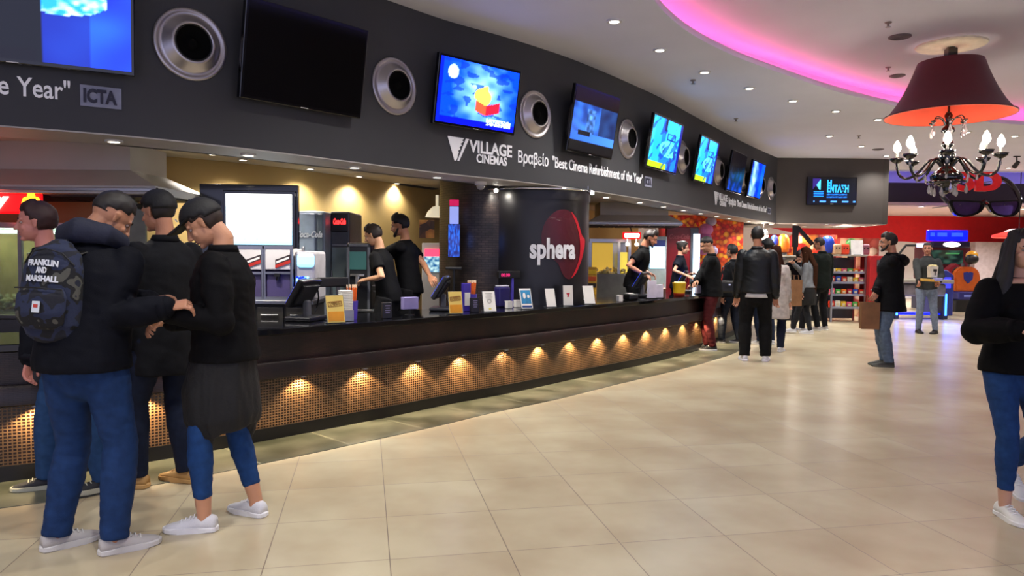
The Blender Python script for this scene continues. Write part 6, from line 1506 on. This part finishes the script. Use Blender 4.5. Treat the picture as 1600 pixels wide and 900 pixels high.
# 2 man in black cap
pB = ppos(350, 4.05); HB = 1.84
b = person('man in black cap and bomber jacket with bare ankles and white sneakers', pB, 100, HB, lean=.03, pitch=.62, yaw=0,
    LF=(-.10, .09, -4), RF=(.10, -.14, -38), RH=aim(pB, 100, HB, at_y(266, 502, 3.95)), LH=aim(pB, 100, HB, at_y(262, 488, 3.8)), re=(.2, -1, -.5), le=(-.15, -1, -.45), top='jacket', topc='0b0b0d', hem=.90, topt=.05, armt=.034,
    legs='1f4276', legt=.006, ankle=True, shoes=('dcdce0', 'e8e8ea', 'sneaker'), hair='cap', hairc='2a1c14', skin='c8906e', vox=.010, curl=.7)
t = b['t']; bm = BM(); secs = [(.96, .19, .15, 0), (.88, .20, .17, .005), (.74, .205, .195, .015), (.60, .20, .20, .01), (.52, .17, .17, -.01)]
loft(bm, [V(0, y, z_) for z_, a_, b2, y in secs], [(a_, b2) for z_, a_, b2, y in secs], 26, rnd=False); loft(bm, [V(.12, -.1, .6), V(.16, -.08, .44)], [(.08, .07), (.03, .03)], 14); loft(bm, [V(-.08, .06, .6), V(-.08, .10, .36)], [(.08, .07), (.02, .02)], 14)
me_ = remesh(bm, .01, 4); fold_noise(me_, .012, (16, 16, 3)); link_mesh('tied_shirt', me_, mat('tied_shirt_black', '0d0d0f', .8, bump=.3), t)
bm = BM(); box(bm, (0, .106, .094), (.022, .004, .018), bev=.002); prism(bm, [(0, 0), (.008, .012), (-.008, .012)], 0, .004, Matrix.Translation((.09, .03, .07)) @ Matrix.Rotation(PI / 2, 4, 'Z') @ XZ); o = obj('cap_emblem', bm, mat('emblem_white', 'd8d8d8', .6), t); o.matrix_local = b['HM']

# 3 man behind with cap, tan shoes
pC = ppos(258, 4.78); HC = 1.92
c = person('man in black cap and dark grey coat wearing chunky tan sneakers', pC, 62, HC, lean=.02, pitch=.12, yaw=12, RF=(.06, -.10, 8), LF=(-.16, .06, 25), RH=aim(pC, 62, HC, (pC[0] - .25, pC[1] - .12, 1.15)), LH=None,
    top='coat', topc='17181c', hem=.68, topt=.042, armt=.03, legs='141c30', legt=.022, shoes=('b08850', 'b89058', 'sneaker'), hair='cap', hairc='1c1410', skin='b87e60', vox=.011)
bm = BM(); box(bm, (0, .0, 0), (.008, .02, .002)); bm.free()
# 4 man at the far left in profile
pD = ppos(104, 4.62); HD = 1.84
d = person('man with burgundy lit hair and dark jacket, far left at the counter', pD, 112, HD, lean=.22, pitch=.05, RF=(.06, .12, 0), LF=(-.14, -.22, 20), top='jacket', topc='0e1018', hem=.84, topt=.045, armt=.035, legs='26456f', legt=.034,
    shoes=('23252b', 'b8b8a4', 'sneaker'), hair='short', hairc='2c1012', skin='c07c70', vox=.011)

# 5-8 staff behind the bar
blk_tee = '09090b'
sA = ppos(607, 8.15)
person('bar worker with smooth brown hair leaning over the food trays', sA, 80, 1.75, lean=.22, pitch=.35, LH=aim(sA, 80, 1.75, at_y(571, 437, 8.0) - V(0, 0, .13)), RH=aim(sA, 80, 1.75, at_y(576, 429, 8.35) - V(0, 0, .13)), re=(.3, -.6, -1), le=(-.4, -.3, -1),
    top='tee', topc=blk_tee, hem=.88, topt=.022, sleeve=.62, legs='0c0c0e', shoes=('101012', '18181a', 'sneaker'), hair='short', hairc='24170f', skin='c8946e', vox=.013, base=.13, collar=False)
sB = ppos(640, 8.75)
person('bearded bar worker with dark quiff reaching left beside his colleague', sB, 82, 1.88, lean=.12, pitch=.2, LH=aim(sB, 82, 1.88, at_y(576, 392, 8.9) - V(0, 0, .13)), RH=aim(sB, 82, 1.88, at_y(672, 432, 8.6) - V(0, 0, .13)), re=(.6, -.5, -.5), le=(-.3, .2, -1),
    top='tee', topc=blk_tee, hem=.88, topt=.024, sleeve=.62, legs='0c0c0e', shoes=('101012', '18181a', 'sneaker'), hair='quiff', hairc='120d0b', skin='b87e5a', beard='1a120e', vox=.013, base=.13, collar=False)
sC = ppos(991, 11.45)
person('bearded bar worker in black polo looking down at the till', sC, -108, 1.86, lean=.30, pitch=.45, top='tee', topc=blk_tee, hem=.88, topt=.024, sleeve=.6, legs='0c0c0e', LH=aim(sC, -108, 1.86, at_y(1015, 440, 11.6)), RH=aim(sC, -108, 1.86, at_y(1006, 442, 11.1)),
    shoes=('101012', '18181a', 'sneaker'), hair='quiff', hairc='1c100c', skin='c08062', beard='2a1812', vox=.014, base=.13)
sD = ppos(1060, 12.75)
person('woman worker with tied dark hair in navy t-shirt serving a customer', sD, -105, 1.68, lean=.08, pitch=.12, female=True, top='tee', topc='141722', hem=.9, topt=.022, sleeve=.6, legs='0c0c0e', LH=aim(sD, -105, 1.68, at_y(1080, 440, 12.6)), RH=aim(sD, -105, 1.68, at_y(1074, 443, 12.3)),
    shoes=('101012', '18181a', 'sneaker'), hair='bun', hairc='1a110d', skin='d8a084', vox=.014, base=.13)

# 9 customer in maroon trousers
e1 = ppos(1113, 12.0)
person('customer in black jacket and maroon trousers paying at the bar', e1, 82, 1.87, lean=.05, pitch=.35, RH=aim(e1, 82, 1.87, at_y(1087, 440, 11.8)), LH=aim(e1, 82, 1.87, at_y(1083, 444, 12.1)), RF=(.06, .04, 0), LF=(-.1, -.02, 6), top='jacket', topc='0f1012', hem=.84, topt=.04, armt=.03,
    legs='4c171b', legt=.02, shoes=('1a1a1e', 'd0d0d0', 'sneaker'), hair='fade', hairc='120d0c', skin='c08c6c', vox=.013)
# 10 dark person between
e2 = ppos(1146, 13.0)
person('dark haired person in charcoal clothes behind the maroon trousers customer', e2, 40, 1.76, pitch=.1, top='jacket', topc='111317', hem=.84, topt=.035, legs='1c2230', shoes=('30303a', 'd0d0d0', 'sneaker'), hair='short', hairc='0f0c0c', skin='b07c60', vox=.014, LF=(-.14, .12, 8), RF=(.1, -.1, 0), female=True)
t = thing('shoulder_bag', 'black shoulder bag hanging between two queueing customers', 'bag', (ppos(1137, 12.6)[0], 12.6, 1.02))
bm = BM(); box(bm, (0, 0, 0), (.30, .14, .22), bev=.04); ball(bm, (0, 0, .02), .13, (1.1, .6, .8)); link_mesh('bag_body', remesh(bm, .012, 3), mat('bag_black', '0e0e10', .4), t)
bm = BM(); tube(bm, [(-.12, 0, .1), (-.08, 0, .34), (.04, .02, .42), (.12, 0, .1)], .012); obj('strap', bm, black, t); bm = BM(); box(bm, (.02, -.08, .04), (.04, .01, .03), bev=.004); obj('buckle', bm, chrome, t)
# 11 tall man back view
e3 = ppos(1183, 10.75)
f = person('tall man in black leather jacket standing with his back to the camera', e3, -16, 1.99, pitch=-.02, yaw=4, LH=None, RH=None, top='jacket', topc='0e1114', hem=.90, topt=.038, armt=.034, texture='leather', legs='08080a', legt=.034, LF=(-.13, 0, 10), RF=(.135, .03, -8),
    shoes=('d8d8e0', 'e4e4ec', 'sneaker'), hair='buzz', hairc='120d0b', skin='b0785a', vox=.013, face=False)
bm = BM(); loft(bm, [V(0, -.004, .845), V(0, -.004, .92)], [(.178, .142), (.185, .145)], 26, rnd=False); obj('undershirt', bm, mat('undershirt_white', 'd8d8de', .8), f['t'], smooth=True)
# 12 woman with long brown hair, light coat
e4 = ppos(1212, 11.9)
person('woman with long brown hair wearing a pale coat behind the tall man', e4, -25, 1.72, female=True, top='coat', topc='b4aca8', hem=.56, topt=.05, armt=.03, coatflare=.03, legs='161c30', shoes=('d8d8d8', 'e8e8e8', 'sneaker'), hair='long', hairc='2e1a14', skin='c89478', vox=.014, pieces={'hairlen': .55}, face=False)
e5 = ppos(1200, 12.8)
person('person in dark cap mostly hidden behind the tall man', e5, 20, 1.86, top='jacket', topc='101218', topt=.04, legs='1a2338', shoes=('d0d0d4', 'e0e0e0', 'sneaker'), hair='beanie', hairc='120d0c', skin='b88468', vox=.015, face=False)
# 13 trio
e6 = ppos(1264, 14.7)
g6 = person('woman in grey sweater with waist long brown hair, jacket at hips', e6, 55, 1.76, lean=.04, pitch=.2, female=True, RH=aim(e6, 55, 1.76, at_y(1240, 412, 14.6)), LH=None, re=(.6, -.2, -1), top='sweater', topc='7c8084', hem=.95, topt=.03, armt=.022, legs='23252a', legt=.006, RF=(.04, -.05, 0), LF=(-.1, .26, 12), shoes=('c8c8cc', 'e0e0e0', 'sneaker'),
    hair='long', hairc='3a2318', skin='c89478', vox=.014, pieces={'hairlen': .72}, face=False)
bm = BM(); loft(bm, [V(0, 0, 1.0), V(0, 0, .9), V(0, 0, .72), V(0, 0, .60)], [(.17, .13), (.20, .155), (.21, .165), (.19, .15)], 24, rnd=False); me_ = remesh(bm, .013, 3); fold_noise(me_, .012, (14, 14, 3)); tj = link_mesh('tied_jacket', me_, mat('tied_black', '0b0b0c', .8), g6['t'])
bm = BM(); ball(bm, (.06, -.165, .8), .022, (1, .4, 1)); obj('round_badge', bm, mat('badge_pale', 'c8c8c8', .5), tj, smooth=True)
e7 = ppos(1249, 15.3)
person('shorter dark haired girl facing the woman in the grey sweater', e7, -60, 1.70, female=True, pitch=.15, LH=aim(e7, -60, 1.70, at_y(1243, 408, 15.1)), top='jacket', topc='14141a', topt=.03, legs='14141a', shoes=('b8b8bc', 'd0d0d0', 'sneaker'), hair='short', hairc='120d0c', skin='c89478', vox=.015, hem=.82)
e8 = ppos(1284, 15.4)
person('tall man in dark green jacket standing right of the long hair', e8, 25, 1.98, pitch=.25, yaw=35, top='jacket', topc='141a16', hem=.80, topt=.04, legs='0e1014', legt=.012, shoes=('a8a4a0', 'd8d8d4', 'sneaker'), hair='buzz', hairc='1a120f', skin='b88062', vox=.015, LF=(-.06, .0, 4), RF=(.16, .02, -10), face=True)
def paper_bag(px, y0, y1, x0, x1, Y, label, dr=0, strap=True):
    A, B2 = at_y(x0, y0, Y), at_y(x1, y1, Y); W, Hh = B2.x - A.x, A.z - B2.z
    t = thing('paper_bag', label, 'bag', ((A.x + B2.x) / 2, Y, B2.z), dr); m = mat('kraft_paper', '7c5636', .75, var=.15, bump=.2, bscale=30); bm = BM()
    D_ = W * .5; P_ = [(-W / 2, -D_ / 2), (0, -D_ / 2 - .004), (W / 2, -D_ / 2), (W / 2 - .02, 0), (W / 2, D_ / 2), (-W / 2, D_ / 2), (-W / 2 + .02, 0)]
    lo = [bm.verts.new((x, y, 0)) for x, y in P_]; hi = [bm.verts.new((x * 1.02, y * 1.05, Hh)) for x, y in P_]; hi2 = [bm.verts.new((x * .98, y * .95, Hh - .01)) for x, y in P_]; lo2 = [bm.verts.new((x * .96, y * .92, .01)) for x, y in P_]; n = len(P_)
    for q, r in ((lo, hi), (hi, hi2), (hi2, lo2)):
        for i in range(n): bm.faces.new((q[i], q[(i + 1) % n], r[(i + 1) % n], r[i]))
    bm.faces.new(lo[::-1]); bm.faces.new(lo2); obj('bag_body', bm, m, t)
    for sy in (-1, 1): bm = BM(); tube(bm, [(-W * .2, sy * D_ * .45, Hh - .03), (-W * .16, sy * D_ * .4, Hh + .09), (W * .16, sy * D_ * .4, Hh + .09), (W * .2, sy * D_ * .45, Hh - .03)], .006); obj('handle', bm, m, t)
    return t
paper_bag(0, 437, 478, 1229, 1251, 14.45, 'large brown paper bag held by the woman in grey sweater', .4)

# 15 man in black coat, profile
e9 = ppos(1392, 10.35)
h = person('bearded man in long black coat and jeans holding a paper bag', e9, 72, 1.90, pitch=.12, RH=aim(e9, 72, 1.90, at_y(1368, 458, 10.25)), LH=aim(e9, 72, 1.90, at_y(1372, 462, 10.6)), re=(.5, -.9, -.6), top='coat', topc='0c0c0f', hem=.74, topt=.05, armt=.034, coatflare=.035,
    legs='5a6a80', legt=.024, RF=(.05, .02, 0), LF=(-.09, .0, 4), shoes=('3c3c38', '55554e', 'sneaker'), hair='short', hairc='0d0a09', skin='b88264', beard='120d0b', vox=.012)
bm = BM(); loft(bm, [h['B'](-.12, .0, 1.46), h['B'](-.1, -.12, 1.45), h['B'](0, -.17, 1.40), h['B'](.1, -.12, 1.45), h['B'](.12, 0, 1.46)], [(.04, .04), (.05, .05), (.06, .07), (.05, .05), (.04, .04)], 14); link_mesh('hood', remesh(bm, .012, 3), h['top'], h['jk'])
paper_bag(0, 472, 514, 1346, 1371, 10.3, 'brown paper bag in the hand of the man in black coat', -.2)
# 16 man with popcorn
e10 = ppos(1449, 15.1)
m_ = person('man in grey sweater and light jeans carrying popcorn and a tray', e10, 160, 1.88, yaw=-12, LH=aim(e10, 160, 1.88, at_y(1467, 440, 14.75)), RH=aim(e10, 160, 1.88, at_y(1436, 440, 14.75)), le=(-.6, -.8, -.6), re=(.6, -.8, -.6), top='sweater', topc='3a3c3c', hem=.86, topt=.034, armt=.026,
    legs='7d8aa0', legt=.014, shoes=('1a1414', '1c1818', 'sneaker'), LF=(-.17, .06, -30), RF=(.12, .02, 10), hair='buzz', hairc='17100e', skin='b87c60', vox=.013)
p = at_y(1453, 438, 14.68); t = thing('food_tray', 'yellow snack tray in the hands of the popcorn man', 'tray', p, 0)
bm = BM(); box(bm, (0, 0, 0), (.34, .14, .05), bev=.012, ry=.05); obj('carton', bm, mat('tray_yellow', 'd8a848', .5), t); bm = BM(); box(bm, (.13, -.02, .02), (.16, .15, .06), bev=.01); obj('napkin', bm, mat('napkin_violet', 'a0a0e0', .5), t)
p = at_y(1457, 424, 14.72); t = thing('popcorn_box', 'white popcorn box held at the chest of the grey sweater man', 'popcorn box', p, .1)
bm = BM(); prism(bm, [(-.07, -.12), (.07, -.12), (.09, .10), (-.09, .10)], -.05, .05, XZ); obj('box', bm, mat('box_white', 'd8d0c0', .6), t)
bm = BM(); box(bm, (.02, -.053, .02), (.08, .004, .05)); box(bm, (.02, -.053, -.04), (.02, .004, .08)); obj('print', bm, mat('print_black', '201a18', .6), t)
o = obj('popcorn', pop_bm(40, .14, .08, .02, .02), mat('popcorn_cream', 'e8d9a0', .8), t, loc=(0, 0, .10)); o['kind'] = 'stuff'

# 17 woman walking at the right edge
e11 = (3.0, 4.32); HW = 1.70
w_ = person('woman with long black hair in black sweater walking at right edge', e11, 172, HW, yaw=2, pitch=.02, female=True, RH=aim(e11, 172, HW, at_y(1592, 516, 4.02)), re=(.9, -.25, -1.2), LH=None, top='sweater', topc='060607', hem=.90, topt=.035, armt=.055, legs='1c3c6c', legt=.008, ankle=True,
    RF=(.06, .06, 6), LF=(-.14, -.30, 0, .14), shoes=('dcdcd4', 'e8e8e4', 'sneaker'), hair='long', hairc='0c0908', skin='c89a80', vox=.010, pieces={'hairlen': .36}, collar=False, curl=.6)
bm = BM(); loft(bm, [w_['B'](0, .0, 1.44), w_['B'](0, -.005, 1.475)], [(.135, .098), (.10, .08)], 24, rnd=False); obj('bare_neckline', bm, skin_mat('c89a80'), w_['t'], smooth=True)
